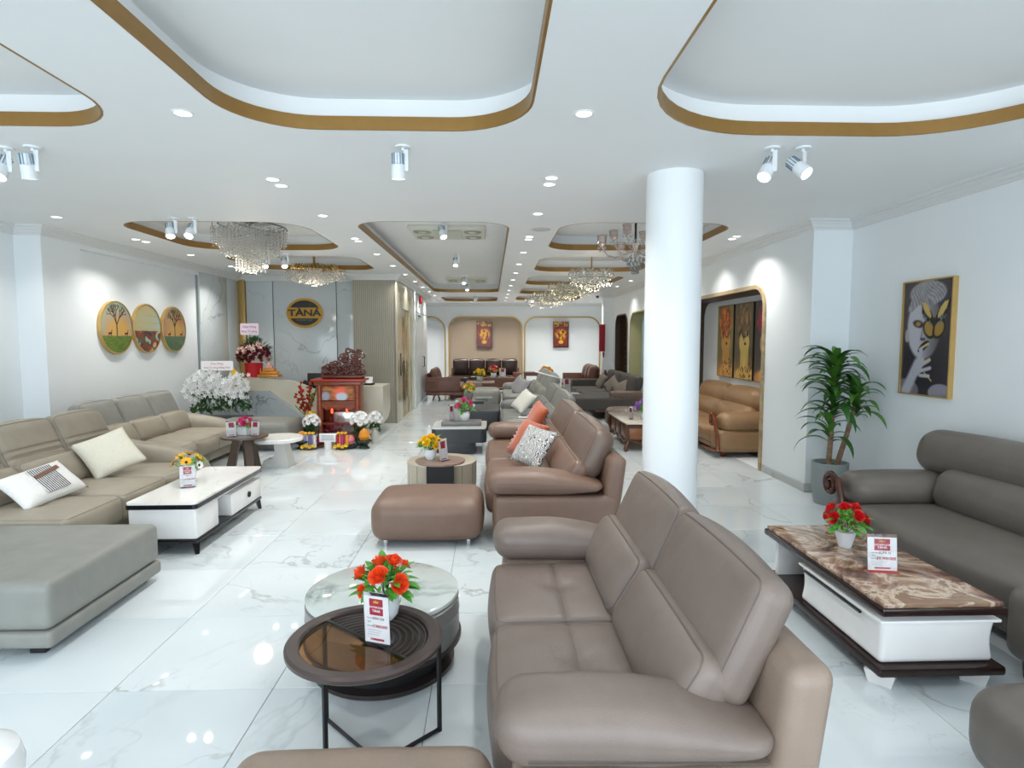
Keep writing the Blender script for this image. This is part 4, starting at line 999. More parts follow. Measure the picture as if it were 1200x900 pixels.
bouquet('yellow and green flowers in a glass-like pot on the walnut tea table', (-.35, 19.15, .46), 1.9, YEL, 'rose', 8, 10, fr=.03, spread=.09, ht=.18, seed=10, potm=mat('pale_blue_pot', '#b6c4c8', .2))
bouquet('red flowers in a white pot on the far dark walnut table', (.1, 20.4, .5), 1.9, REDR, 'daisy', 8, 10, fr=.045, spread=.09, ht=.18, seed=11)
bouquet('yellow and orange flowers on the red-brown tea table at the far right', (1.7, 18.3, .5), 2.3, SUN, 'rose', 8, 8, fr=.035, spread=.08, ht=.17, seed=12, petals2=ORR, potm=mat('pale_blue_pot'))
bouquet('pale purple and green flowers on the carved coffee table by the column', (2.58, 9.9, .46), 1.7, PUR, 'rose', 9, 10, fr=.03, spread=.09, ht=.15, seed=13)

CARD = mat('sign_card', '#f1eff0', .35); REDC = mat('sign_red', '#b52a42', .4); REDT = mat('sign_red_text', '#c4405a', .5); GRT = mat('sign_grey_text', '#6d6a72', .5); YLT = mat('sign_yellow', '#e0b83c', .4); WHT = mat('sign_white_text', '#ffffff', .5)
_tx = {}
def txt(s, size, m, bold=0):
    k = (s, size, m.name)
    if k not in _tx: _tx[k] = text_mesh(s, size, m, bold, 'CENTER', .0003)
    return _tx[k]
def price_sign(label, loc, rz, w=.11, h=.2, base=None, price='7.900.000', model='SOFA', tilt_=.12, full=True, group=None):
    t = thing('price_sign', label, 'sign', loc, rz, group)
    part('base', MB().bbox(-w/2, w/2, -.035, .035, 0, .004, .001), base or GLASS, t)
    c = part('card', MB().bbox(-w/2, w/2, -.0015, .0015, 0, h, .0005), CARD, t, (0, 0, .004), (-tilt_, 0, 0))
    part('holder', MB().bbox(-w/2-.001, w/2+.001, -.0035, -.0025, 0, h+.018, .0004).bbox(-w/2-.001, w/2+.001, .0025, .0035, 0, h+.018, .0004), GLASS, t, (0, 0, .004), (-tilt_, 0, 0))
    part('red_header', MB().box(-w*.27, w*.27, -.0022, -.0016, h*.60, h*.95), REDC, c)
    part('red_footer', MB().box(-w*.27, w*.27, -.0022, -.0016, h*.05, h*.095), REDC, c)
    R = (PI/2, 0, 0); y = -.0026
    def tx(s, x, z, size, m, b=0): part('lettering', txt(s, size, m, b), None, c, (x, y, z), R)
    if full:
        cr = MB(); cr.prism([(-w*.10, h*.86), (-w*.10, h*.915), (-w*.05, h*.885), (0, h*.925), (w*.05, h*.885), (w*.10, h*.915), (w*.10, h*.86)], -.0027, -.0022); part('crown_mark', cr, YLT, c)
        tx('SHOWROOM', 0, h*.77, w*.10, WHT, .0002); tx('TÀNÁ', 0, h*.69, w*.12, WHT, .0003)
        tx('Tên SP:', -w*.27, h*.53, w*.075, GRT); tx(model, w*.08, h*.53, w*.12, GRT, .0002)
        tx('Size:', -w*.30, h*.45, w*.075, GRT); tx('Giá bán:', -w*.27, h*.36, w*.075, GRT); tx(price, w*.13, h*.36, w*.15, REDT, .0005)
        for k in range(3): part('small_print_line', MB().box(-w*.38, w*(.2-.06*k), -.0021, -.0016, h*(.27-.05*k), h*(.275-.05*k)), GRT, c)
    return t
price_sign('white price card with red header leaning by the orange roses on the dark side table', (-.49, 2.51, .49), -.35, .12, .21, price='7.900.000', model='BÀN 220', tilt_=-.05)
price_sign('white price card with red base beside the red roses on the brown marble table', (2.27, 3.30, .46), -.15, .16, .19, base=mat('sign_red_base', '#b8362c', .2), price='29.900.000', model='SOFA N')
price_sign('white price card before the sunflowers on the white coffee table', (-2.78, 5.50, .45), .45, .125, .19, price='15.900.000', model='BÀN SF')
price_sign('white price card standing right of the yellow roses on the pedestal table', (-.52, 6.58, .46), .9, .13, .22, full=False)
price_sign('clear price card on the stone tray left of the pink flowers', (-.62, 9.6, .495), .9, .12, .24, full=False)
price_sign('price card left of the deep pink flowers on the round brown stone table', (-3.49, 8.1, .5), .5, .12, .19, full=False)
price_sign('price card right of the deep pink flowers on the round brown stone table', (-3.2, 8.15, .5), -.2, .12, .19, full=False)
price_sign('price card beside the red flowers on the far walnut table', (.4, 20.35, .5), -.1, .22, .32, full=False)
price_sign('small clear price card on the carved coffee table before the purple flowers', (2.36, 9.9, .46), .6, .10, .2, full=False)
price_sign('price card by the bottles on the walnut coffee table right of the grey sofas', (2.0, 15.5, .42), .3, .2, .36, full=False)
t = thing('shelf_lamp', 'thin white angular arm lamp behind the two-tone grey sofa', 'lamp', (1.45, 12.3, 0))
part('arm', MB().tube([(0, 0, .0), (0, 0, 1.0), (-.5, .4, 1.12)], .016, 8), SPW, t); part('base', MB().cyl(.1, 0, .02, 20), SPW, t)
for i, (x, y) in enumerate(((1.95, 15.75), (2.08, 15.85), (1.85, 15.9))):
    o = link('bottle', (MB().lathe([(.001, 0), (.035, 0), (.035, .2), (.013, .26), (.013, .33), (.001, .33)], 16)).mesh('bottle', True, mat('dark_glass', '#3c4444', .08)), None, (x, y, .42))
    tag(o, 'dark glass bottle on the grey glass coffee table, '+('left', 'right', 'rear')[i]+' of three', 'bottle', 'bottles on the grey glass table')
for i, (x, y, h) in enumerate(((3.4, 17.6, .3), (3.55, 17.8, .22))):
    o = link('vase', (MB().lathe([(.001, .0), (.05, 0), (.07, h*.5), (.03, h*.85), (.04, h)], 20)).mesh('vase', True, RWOOD if i == 0 else mat('pink_red_ceramic', '#b5524e', .3)), None, (x, y, .6))
    tag(o, ('tall dark' if i == 0 else 'short pinkish')+' vase on the small table behind the dark grey corner sofa', 'vase')
t = thing('side_table', 'small wooden corner table between the dark grey sofa and the far right pier', 'table', (3.45, 17.7, 0))
part('table_top', MB().bbox(-.2, .2, -.25, .25, .57, .60, .005), WAL, t); part('leg', MB().bbox(-.05, .05, -.05, .05, 0, .57), WAL, t)

# dracaena in grey pot
GP = mat('grey_planter', '#8f9797', .6, kind='paint'); DLF = mat('dracaena_leaf', '#2f5e22', .35); DLF2 = mat('dracaena_leaf_light', '#4d7f2c', .38); BARK = mat('bark', '#8a6f58', .8, kind='wood')
def dracaena(label, loc, trunks, potr=.185, poth=.46, nl=24, scale=1.):
    t = thing('potted_plant', label, 'plant', loc)
    part('pot', MB().lathe([(.001, 0), (potr*.82, 0), (potr, poth*.5), (potr*1.0, poth), (potr*.9, poth), (potr*.88, poth-.05), (.001, poth-.05)], 40), GP, t)
    part('moss', MB().lathe([(.001, poth-.03), (potr*.6, poth-.03), (potr*.88, poth-.045)], 24), mat('moss', '#3f5a2c', .9), t)
    rnd = random.Random(11); lms = []
    for k in range(4):
        L = .38+.06*k; W = .082; V = []; n = 9; F = []
        for i in range(n+1):
            s_ = i/n; ang = 1.05-(1.35+.3*k)*s_
            if i == 0: x = z = 0.
            else: x += L/n*math.cos(ang); z += L/n*math.sin(ang)
            w = W*.5*min(1, .35+s_*2.4)*(1-max(0, s_-.55)**1.6*3.5 if s_ > .55 else 1); w = max(w, .001)
            V += [(x, -w, z+.35*w), (x, 0, z), (x, w, z+.35*w)]
        for i in range(n): F += [(i*3, i*3+3, i*3+4, i*3+1), (i*3+1, i*3+4, i*3+5, i*3+2)]
        lms.append(MB().add(V, F).mesh('leaf', True, DLF if k in (1, 3) else DLF2))
    for pts, crowns in trunks:
        part('trunk', MB().tube(pts, [.03, .026, .022][:len(pts)] if len(pts) <= 3 else .024, 10), BARK, t)
        for c_, n_, s_ in crowns:
            for i in range(n_):
                f = i/n_; a = i*2.39996+rnd.random()*.3; tiltb = -(.0+.95*(1-f))+.25
                o = part('leaf', lms[rnd.randrange(4)], None, t, (c_[0], c_[1], c_[2]-.26*(1-f)), None)
                o.rotation_euler = Matrix.Rotation(a, 3, 'Z').to_4x4().to_3x3().to_euler() if False else (Matrix.Rotation(a, 3, 'Z') @ Matrix.Rotation(-(f*.75-.25), 3, 'Y')).to_euler(); q = s_*(.8+.3*rnd.random())*(1-(.62 if c_[0] > .1 else .35)*max(0, math.cos(a))); o.scale = (q, q, q)
    return t
dracaena('leafy dracaena with two bare stems in a tall grey pot by the right wall', (3.73, 6.36, 0),
         [([(-.02, 0, .40), (.0, 0, .9), (.02, 0, 1.48)], [((.02, 0, 1.54), 46, 1.05), ((.0, -.02, 1.22), 26, .95), ((-.02, 0, .92), 16, .9)]),
          ([(.08, .02, .40), (.15, -.03, .75), (.24, -.05, 1.16)], [((.24, -.05, 1.22), 40, 1.0)])])
dracaena('dark leafy plant in the far wood-lined arch', (4.12, 17.45, 0), [([(0, 0, .3), (0, 0, 1.0), (0, 0, 1.7)], [((0, 0, 1.75), 20, .6), ((0, 0, 1.5), 18, .6), ((0, 0, 1.2), 18, .6), ((0, 0, .9), 14, .6), ((0, 0, .6), 10, .6)])], .16, .35)

# ================================================================ pictures
def sm(a, b, x): return np.clip((x-a)/(b-a+1e-9), 0, 1)
def hexc(c): c = c.lstrip('#'); return np.array([int(c[i:i+2], 16)/255 for i in (0, 2, 4)])
def vnoise(u, v, f, seed=0):
    r = np.random.RandomState(seed).rand(64, 64); x = u*f; y = v*f; xi = np.floor(x).astype(int); yi = np.floor(y).astype(int); fx = x-xi; fy = y-yi
    fx = fx*fx*(3-2*fx); fy = fy*fy*(3-2*fy); g_ = lambda a, b: r[a % 64, b % 64]
    return (g_(xi, yi)*(1-fx)+g_(xi+1, yi)*fx)*(1-fy)+(g_(xi, yi+1)*(1-fx)+g_(xi+1, yi+1)*fx)*fy
def mixc(C, m, c): m = np.clip(m, 0, 1)[:, None]; return C*(1-m)+np.asarray(c)*m
def poly(u, v, P):
    c = np.zeros(len(u), bool)
    for i in range(len(P)):
        (x0, y0), (x1, y1) = P[i-1], P[i]; k = ((y0 > v) != (y1 > v)); c ^= k & (u < (x1-x0)*(v-y0)/((y1-y0) or 1e-9)+x0)
    return c.astype(float)
def ell(u, v, cx, cy, a, b, rot=0, s=.12):
    du, dv = u-cx, v-cy; x = du*math.cos(rot)+dv*math.sin(rot); y = -du*math.sin(rot)+dv*math.cos(rot); d = np.sqrt((x/a)**2+(y/b)**2); return np.clip((1+s/2-d)/s, 0, 1)
def seg(u, v, x0, y0, x1, y1, w, asp=1., s=.5):
    dx, dy = x1-x0, (y1-y0)*asp; t_ = np.clip(((u-x0)*dx+(v-y0)*asp*dy)/(dx*dx+dy*dy+1e-9), 0, 1)
    d = np.hypot(u-x0-t_*dx, (v-y0)*asp-t_*dy); return np.clip((w-d)/(w*s)+.2, 0, 1)
def portrait(u, v):
    asp = 1.72; C = np.tile(hexc('#33303a'), (len(u), 1)).astype(float)
    C = mixc(C, sm(.5, 1, v)*.5, hexc('#4a4b4e')); C = mixc(C, .5*vnoise(u, v, 5), hexc('#25232b'))
    face = ell(u, v, .45, .60, .35, .29); neck = ((u > .22) & (u < .66) & (v < .42)).astype(float)*sm(.0, .1, v)
    C = mixc(C, neck*.85, hexc('#2a2830')); C = mixc(C, ell(u, v, .10, .03, .30, .10), hexc('#6f6b78')); C = mixc(C, ell(u, v, .85, .03, .25, .08), hexc('#8a8794'))
    shade = 1-.55*sm(.35, .78, u)
    C = np.where(face[:, None] > 0, C*(1-face[:, None])+hexc('#b4b3bd')*shade[:, None]*face[:, None], C)
    C = mixc(C, ell(u, v, .10, .52, .045, .06), hexc('#a09fa8'))
    hair = np.clip(ell(u, v, .50, .89, .38, .11)+ell(u, v, .26, .83, .18, .06, .5), 0, 1); strands = .45+.25*np.sin((u*3+v*2.2+.6*vnoise(u, v, 6, 2))*40)+.3*vnoise(u, v, 30, 7)
    C = np.where((hair > 0)[:, None], C*(1-hair[:, None])+(hexc('#5b5a60')+(hexc('#a9a8ad')-hexc('#5b5a60'))*strands[:, None])*hair[:, None], C)
    C = mixc(C, ell(u, v, .33, .625, .11, .032, -.1, .5), hexc('#17151a')); C = mixc(C, ell(u, v, .33, .625, .055, .02), hexc('#a08348'))
    C = mixc(C, seg(u, v, .45, .62, .40, .50, .02, asp)*.6, hexc('#6a6872')); C = mixc(C, ell(u, v, .44, .49, .06, .015)*.8, hexc('#3a3840'))
    C = mixc(C, ell(u, v, .46, .425, .12, .035, .35), hexc('#1b1512')); C = mixc(C, seg(u, v, .38, .40, .56, .45, .02, asp), hexc('#c9b78a'))
    for x0, y0, x1, y1, w in ((.12, .02, .36, .27, .11), (.36, .27, .42, .40, .045), (.40, .25, .60, .31, .035), (.42, .21, .62, .24, .033), (.42, .17, .60, .17, .03), (.36, .20, .44, .30, .07)):
        C = mixc(C, seg(u, v, x0, y0, x1, y1, w, asp), hexc('#b0afb9'))
    C = mixc(C, seg(u, v, .46, .29, .62, .31, .012, asp)+seg(u, v, .5, .2, .66, .13, .01, asp), hexc('#c8b27a'))
    for sx in (-1, 1):
        WP = [(0, .635), (.04, .70), (.12, .77), (.22, .815), (.30 if sx > 0 else .25, .825), (.31 if sx > 0 else .27, .79), (.27, .73), (.22, .68), (.14, .625), (.05, .60)]
        C = mixc(C, poly(u, v, [(.66+sx*x, y) for x, y in WP]), hexc('#111114'))
        C = mixc(C, poly(u, v, [(.66+sx*(.02+x*.82), .012+y*.985) for x, y in [(.05, .69), (.12, .765), (.22, .81), (.30, .818), (.26, .755), (.17, .70), (.07, .665)]]), hexc('#c0a562'))
        C = mixc(C, ell(u, v, .66+sx*.10, .575, .13, .075, sx*.3), hexc('#14120f')); C = mixc(C, ell(u, v, .66+sx*.10, .58, .10, .06, sx*.3), hexc('#9c7c3c'))
        C = mixc(C, ell(u, v, .66+sx*.14, .66, .10, .025, sx*.5)*(vnoise(u, v, 40, 5) > .55), hexc('#5d7176'))
    C = mixc(C, seg(u, v, .66, .52, .66, .67, .018, asp), hexc('#0c0b0c')); return C
t = thing('framed_picture', 'gold framed grey portrait with a golden butterfly over one eye, on the right wall', 'picture', (4.15, 5.57, 1.815), RZR)
part('canvas', painting_mesh('print', .63, 1.09, 90, 150, portrait, VC), None, t, (0, -.004, 0))
fr = holed([(-.33, -.555), (.33, -.555), (.33, .555), (-.33, .555)], [[(-.317, -.542), (.317, -.542), (.317, .542), (-.317, .542)]], lambda u, v, w: (u, w, v), .05)
fr.v = [(x, y-.018, z) for x, y, z in fr.v]
part('frame', fr, GOLDF, t, smooth=False); part('backing', MB().box(-.317, .317, 0, .025, -.542, .542), MATB, t)
def tree_round(sky1, sky2, ground, tx, col, deer=True, seed=1):
    r = random.Random(seed); S = []
    def grow(x, y, a, L, d):
        x1, y1 = x+L*math.cos(a), y+L*math.sin(a); S.append((x, y, x1, y1, .004+.0035*d))
        if d > 0:
            for k in (-1, 1, -.3 if r.random() > .5 else .5): grow(x1, y1, a+k*(.35+.25*r.random()), L*.74, d-1)
    grow(tx, .34, PI/2, .215, 4)
    def f(u, v):
        C = np.tile(hexc(sky1), (len(u), 1)).astype(float); C = mixc(C, sm(.9, .5, v)*vnoise(u, v, 4, seed)*1.3, hexc(sky2)); C = mixc(C, ell(u, v, .55, .45, .35, .22, 0, .7)*.8, hexc('#c9a04e'))
        for s_ in S: C = mixc(C, seg(u, v, *s_)*.9, hexc(col))
        C = mixc(C, ((v < .34)).astype(float), hexc(ground)); C = mixc(C, (v < .34)*vnoise(u*2, v*8, 7, 3)*.7, hexc('#8a8a3c' if deer else '#3c6a4c'))
        for x_ in (.28, .80): C = mixc(C, ell(u, v, x_, .385, .06, .022)+seg(u, v, x_+.04, .39, x_+.055, .45, .012)+seg(u, v, x_-.04, .38, x_-.045, .335, .008)+seg(u, v, x_+.03, .38, x_+.03, .335, .008), hexc('#4a2a1c'))
        return C
    return f
def abstract_round(u, v):
    C = np.tile(hexc('#b8a878'), (len(u), 1)).astype(float); C = mixc(C, vnoise(u, v*3, 5, 1), hexc('#a8b09a')); C = mixc(C, sm(.6, 1, u)*.7, hexc('#9cc0c0')); C = mixc(C, (np.sin(v*40+6*vnoise(u, v, 4, 2)) > .7)*.4, hexc('#c8a050'))
    lo = (v < .45).astype(float); C = mixc(C, lo, hexc('#6a4a34'))
    r = np.random.RandomState(4)
    for k in range(46):
        x, y = r.rand(), r.rand()*.44; c = [hexc(q) for q in ('#3c6a54', '#8fb8a4', '#7a2c20', '#c8a878', '#2c3a34', '#9c4030')][k % 6]; C = mixc(C, lo*ell(u, v, x, y, .04+.04*r.rand(), .02+.04*r.rand(), r.rand()*3), c)
    return C
for y, fn, lab in ((8.97, tree_round('#9fa890', '#b98a6c', '#4c6a2c', .5, '#3c2a22'), 'round gold-rimmed picture of a tree and deer on green, nearest of three'),
                   (9.76, abstract_round, 'round gold-rimmed picture with pale sky over red and green blossoms, middle of the three'),
                   (10.56, tree_round('#b09a74', '#b05a3c', '#5c6a48', .52, '#2c1c16', False, 5), 'round gold-rimmed picture of a tree over orange hills, farthest of the three')):
    t = thing('round_picture', lab, 'picture', (-5.47, y, 1.975), RZL)
    part('canvas', painting_mesh('print', .74, .74, 90, 90, fn, VC, 'round'), None, t, (0, -.012, 0))
    part('rim', MB().lathe([(.368, -.018), (.385, -.02), (.39, -.01), (.39, .03), (.368, .03)], 64, caps=False, M=T(rx=-PI/2) @ T() if False else Matrix.Rotation(PI/2, 4, 'X') @ Matrix.Scale(-1, 4, (0, 0, 1))), GOLDF, t)
def money_tree(seed):
    def f(u, v):
        C = np.tile(hexc('#6e1f18'), (len(u), 1)).astype(float); C = mixc(C, vnoise(u, v, 9, seed), hexc('#8a3420')); r = np.random.RandomState(seed)
        C = mixc(C, (v > .8)*(vnoise(u, v, 14, seed+1) > .5)*1., hexc('#c99a34')); C = mixc(C, (v < .08)*.8, hexc('#3c1410'))
        C = mixc(C, ell(u, v, .5, .52, .36, .20, 0, .5)*(vnoise(u, v, 16, seed+2) > .42), hexc('#e8a81c')); C = mixc(C, seg(u, v, .5, .2, .5, .5, .03), hexc('#e0a020'))
        C = mixc(C, ell(u, v, .5, .22, .16, .07), hexc('#e8b42c')); C = mixc(C, (u > .93)+(u < .07)*(vnoise(u, v, 20, 3) > .4), hexc('#4c1c14')); return C
    return f
for x, lab in ((-.24, 'red and gold tree picture on the tan niche of the far wall'), (2.69, 'red and gold tree picture on the white niche of the far wall')):
    t = thing('framed_picture', lab, 'picture', (x, 22.87 if x > 1 else 22.85, 1.99)); part('canvas', painting_mesh('print', .6, 1.0, 36, 60, money_tree(3 if x < 0 else 8), VC), None, t, (0, -.03, 0)); part('frame', MB().bbox(-.3, .3, -.028, .03, -.5, .5, .004), mat('dark_frame', '#4c1c14', .4), t)
def flower_head(base, hair, skin, seed):
    def f(u, v):
        C = np.tile(hexc(base), (len(u), 1)).astype(float); C = mixc(C, vnoise(u, v, 6, seed)*.4, hexc('#2c2a26'))
        C = mixc(C, ell(u, v, .55, .48, .28, .16)+((u > .35) & (u < .8) & (v < .42))*1., hexc(skin)); C = mixc(C, ell(u, v, .62, .02, .62, .14, 0, .3), hexc(skin)); C = mixc(C, sm(.45, .1, v)*vnoise(u, v, 7, seed+3)*.6, hexc('#a0622c'))
        r = np.random.RandomState(seed)
        for k in range(110):
            a = r.rand()*6.28; q = r.rand()**.5; x, y = .52+.38*q*math.cos(a), .76+.19*q*math.sin(a); c = hexc(hair)*(.55+.75*r.rand()); C = mixc(C, ell(u, v, x, y, .05+.05*r.rand(), .02+.02*r.rand(), r.rand()*3), c)
        C = mixc(C, ell(u, v, .6, .47, .06, .02), hexc('#5a1a14')); C = mixc(C, ell(u, v, .58, .56, .05, .012), hexc('#2a1a10'))
        for k in range(24): C = mixc(C, ell(u, v, .35+.6*r.rand(), .25*r.rand(), .025, .02), hexc('#4a2a18'))
        return C
    return f
for y, lab, a in ((11.12, 'tall portrait panel with an orange blossom head in the right niche, farthest of three', ('#a59a66', '#d0763c', '#e0aa5c', 1)),
                  (10.30, 'tall golden portrait panel with dark leafy hair in the right niche, middle of three', ('#7a6a48', '#8a6c44', '#e8cc70', 2)),
                  (9.48, 'tall dark portrait panel with a crimson blossom head in the right niche, nearest of three', ('#4c4a46', '#a02444', '#d49a54', 3))):
    t = thing('framed_picture', lab, 'picture', (4.44, y, 1.77), RZR); part('canvas', painting_mesh('print', .74, 1.32, 50, 90, flower_head(*a), VCS), None, t, (0, -.033, 0)); part('frame', MB().bbox(-.38, .38, -.03, .02, -.67, .67, .006), mat('dark_panel_frame', '#1e1a16', .4), t)

# round logo
t = thing('round_sign', 'round black and gold shop sign on the marble wall', 'sign', (-4.02, 13.15, 2.375)); BLKS = mat('sign_black', '#131210', .3); GLDS = mat('sign_gold', '#c08e12', .35)
RX = Matrix.Rotation(PI/2, 4, 'X')
part('gold_disc', MB().lathe([(.001, 0), (.39, 0), (.39, .04), (.001, .04)], 64, M=T(0, .04, 0) @ RX @ Matrix.Diagonal((1, .82, 1, 1))), GLDS, t)
def capseg(r, ry, z0, s):
    a0 = math.asin(z0/ry); P = [(r*math.cos(a0+(PI-2*a0)*i/24), s*ry*math.sin(a0+(PI-2*a0)*i/24)) for i in range(25)]; return P
part('upper_black_field', MB().prism(capseg(.335, .27, .115, 1), -.006, .001), BLKS, t); part('lower_black_field', MB().prism(capseg(.335, .27, .115, -1), -.006, .001), BLKS, t)
part('lettering', text_mesh('TÀNÁ', .19, BLKS, .006, extrude=.004), None, t, (0, -.004, -.005), (PI/2, 0, 0)).scale = (1.35, 1, 1)
part('lettering', text_mesh('FURNITURE', .065, mat('sign_grey_letters', '#6a685c', .5), 0, extrude=.002), None, t, (0, -.010, -.155), (PI/2, 0, 0))
# red hanging scroll at the far right pier
t = thing('hanging_scroll', 'red fabric scroll hanging on the pier at the far right', 'decoration', (3.38, 18.07, 1.84))
part('cloth', MB().bbox(-.09, .09, -.02, .02, -.40, .40, .01), mat('crimson_cloth', '#a01830', .7), t); part('rod', MB().tube([(-.11, 0, .41), (.11, 0, .41)], .014, 8), GOLDF, t); part('tassel', MB().cyl(.02, -.58, -.42, 8, (.05, 0, 0), r2=.03), mat('crimson_cloth'), t)
# ================================================================ reception corner
CRD = mat('cream_desk', '#cfc9b6', .3)
t = thing('reception_desk', 'cream reception desk with a sweeping wave front and marble wedge below the round sign', 'desk', (0, 11.5, 0))
wave = [(-4.95, 0), (-4.95, 1.0), (-4.80, 1.07), (-4.3, 1.08), (-4.05, 1.05)]
for i in range(13): s_ = i/12; wave.append((-3.98+1.2*s_, 1.03-.36*(1-math.cos(s_*PI))/2*1.0))
wave += [(-2.7, .67), (-2.66, .0)]
part('wave_front', MB().prism(wave[::-1], 0, .12), CRD, t)
part('worktop', MB().bbox(-4.9, -2.1, .12, .75, .64, .68, .008), CRD, t)
part('right_pedestal', MB().prism([(-2.72, .12), (-2.72, .93), (-2.02, .93), (-2.02, .42), (-2.06, .25), (-2.2, .08), (-2.3, 0), (-2.6, 0)][::-1], -.25, .55), CRD, t)
part('marble_wedge', MB().prism([(-4.9, 0), (-4.9, .76), (-4.62, .83), (-4.2, .83), (-3.7, .45), (-3.2, 0)][::-1], -.10, -.005), mat('wedge_marble', '#a9b0b4', .15, kind='marble', col2='#bcc3c6', vein='#565c60', scale=1.3, vw=.02), t)
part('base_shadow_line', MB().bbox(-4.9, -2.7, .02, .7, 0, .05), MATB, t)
t = thing('monitor', 'black computer monitor standing behind the wave of the reception desk', 'monitor', (-3.35, 11.9, .68)); part('screen', MB().bbox(-.26, .26, -.02, .02, .14, .46, .006), MATB, t); part('stand', MB().bbox(-.03, .03, .02, .05, .01, .3), MATB, t); part('foot', MB().bbox(-.1, .1, -.05, .1, 0, .012), MATB, t)
t = thing('monitor', 'slim black telephone-like screen left of the monitor on the reception desk', 'phone', (-3.72, 11.85, .68)); part('handset', MB().bbox(-.1, .1, -.06, .06, .25, .32, .01, T(ry=.5)), MATB, t); part('stand', MB().bbox(-.04, .04, -.03, .03, 0, .28), MATB, t); t.name = 'desk_phone'
t = thing('folder_stack', 'black folders and white papers on the right end of the reception desk', 'papers', (-2.42, 11.6, .93)); part('folder', MB().bbox(-.16, .16, -.12, .12, 0, .035, .003), MATB, t); part('paper', MB().bbox(-.14, .14, -.1, .1, .036, .05, .002), CARD, t, (0, 0, 0)); part('upright_sheet', MB().box(-.13, .13, -.002, .002, .05, .17, T(rx=-.5)), CARD, t)
# altar cabinet
ALT = mat('altar_wood', '#8c4326', .28, kind='wood'); AR = mat('altar_red', '#a03022', .3)
t = thing('altar_cabinet', 'carved red-brown wooden altar cabinet with red lamps before the reception desk', 'altar', (-2.68, 10.72, 0))
part('top_board', MB().bbox(-.46, .46, -.26, .26, 1.07, 1.11, .01), AR, t); part('cornice', MB().bbox(-.41, .41, -.22, .22, 1.0, 1.07, .015), ALT, t)
part('back_panel', MB().bbox(-.33, .33, .16, .2, .05, 1.0), ALT, t); part('base', MB().bbox(-.4, .4, -.2, .2, 0, .1, .01), ALT, t); part('shelf', MB().bbox(-.33, .33, -.15, .18, .30, .33), ALT, t)
for s in (-1, 1):
    part('carved_post', MB().lathe([(.05, .1), (.055, .2), (.042, .25), (.05, .4), (.055, .6), (.045, .8), (.055, .92), (.05, 1.0)], 12, (s*.33, -.14, 0)), ALT, t); part('side_panel', MB().bbox(s*.35-.02, s*.35+.02, -.1, .18, .1, 1.0), ALT, t)
    part('candle_lamp', MB().cyl(.018, .50, .58, 10, (s*.13, -.1, 0)), mat('red_lamp', '#ff5030', .4, kind='emit', power=6), t)
part('carved_apron', MB().prism([(-.3, .72), (-.3, .62), (-.2, .56), (-.1, .6), (0, .56), (.1, .6), (.2, .56), (.3, .62), (.3, .72)][::-1], -.17, -.14), ALT, t)
def glow(u, v):
    C = np.tile(hexc('#7a3020'), (len(u), 1)).astype(float); C = mixc(C, vnoise(u, v, 8, 4), hexc('#d09040')); C = mixc(C, ell(u, v, .55, .5, .2, .5, 0, .8), hexc('#ff7050')); C = mixc(C, ell(u, v, .6, .25, .18, .3, 0, .4), hexc('#c8d4e0')); C = mixc(C, ell(u, v, .12, .3, .12, .3, 0, .4), hexc('#9aa4b8')); return C
part('painted_panel', painting_mesh('print', .58, .25, 40, 20, glow, VCS), None, t, (0, -.15, .86))
part('mirror_plate', MB().bbox(-.16, .2, .1, .14, .1, .5, .004), mat('silver_plate', '#d8d8d4', .15, .6, 'metal'), t)
t2 = thing('carved_sculpture', 'lacy dark red driftwood carving standing on the altar cabinet', 'sculpture', (-2.62, 10.72, 1.115))
rnd = random.Random(9); part('base', MB().bbox(-.36, .36, -.13, .13, 0, .06, .02), mat('dark_red_carving', '#5e2a1c', .3, kind='wood'), t2)
cv = MB()
for i in range(120):
    x = -.34+.68*rnd.random(); hmax = .12+.36*sm(-.34, .12, np.array([x]))[0]*(1 if x < .25 else .9); z = .05+hmax*rnd.random(); y = -.08+.16*rnd.random(); r = .02+.028*rnd.random(); a = rnd.random()*PI
    cv.tube([(x+r*math.cos(k/8*2*PI), y+.3*r*math.sin(k/8*2*PI+a), z+r*.9*math.sin(k/8*2*PI)) for k in range(8)], .014, 5, closed=True)
part('openwork', cv, mat('dark_red_carving'), t2, stuff=True)
# orchids
t = thing('orchid_planter', 'huge bank of white orchids behind the three-seat beige sofa', 'flowers', (-4.86, 10.92, 0))
part('planter', MB().bbox(-.5, .5, -.15, .2, 0, .42, .03), mat('planter_dark', '#30383a', .5), t)
om = MB()
for i in range(5):
    a = i*2*PI/5+.3; om.add([(0, 0, 0), (.022*math.cos(a-.45), .022*math.sin(a-.45), .004), (.036*math.cos(a), .036*math.sin(a), .0), (.022*math.cos(a+.45), .022*math.sin(a+.45), .004)], [(0, 1, 2, 3)])
orch = om.mesh('blossom', False, WPET); cen = MB().lathe([(.001, .012), (.006, .006), (.007, 0)], 6).mesh('c', True, mat('orchid_centre', '#c9a0b0', .5)); rnd = random.Random(5)
dd_ = MB()
for i in range(290):
    side = i % 10 < 7
    if side: a = rnd.random()*PI*1.02; q = (rnd.random()**.4); x = -.16+.40*q*math.cos(a); z = .93+.34*q*math.sin(a)-.3*(rnd.random()**2)
    else: x = .40+.17*(rnd.random()*2-1); z = .78+.42*rnd.random()
    y = -.12-.2*rnd.random(); s_ = 1.15+.5*rnd.random()
    o = part('blossom', orch, None, t, (x, y, z), (PI/2+rnd.uniform(-.5, .5), rnd.uniform(-.4, .4), rnd.uniform(-.6, .6))); o.scale = (s_,)*3
lf = MB()
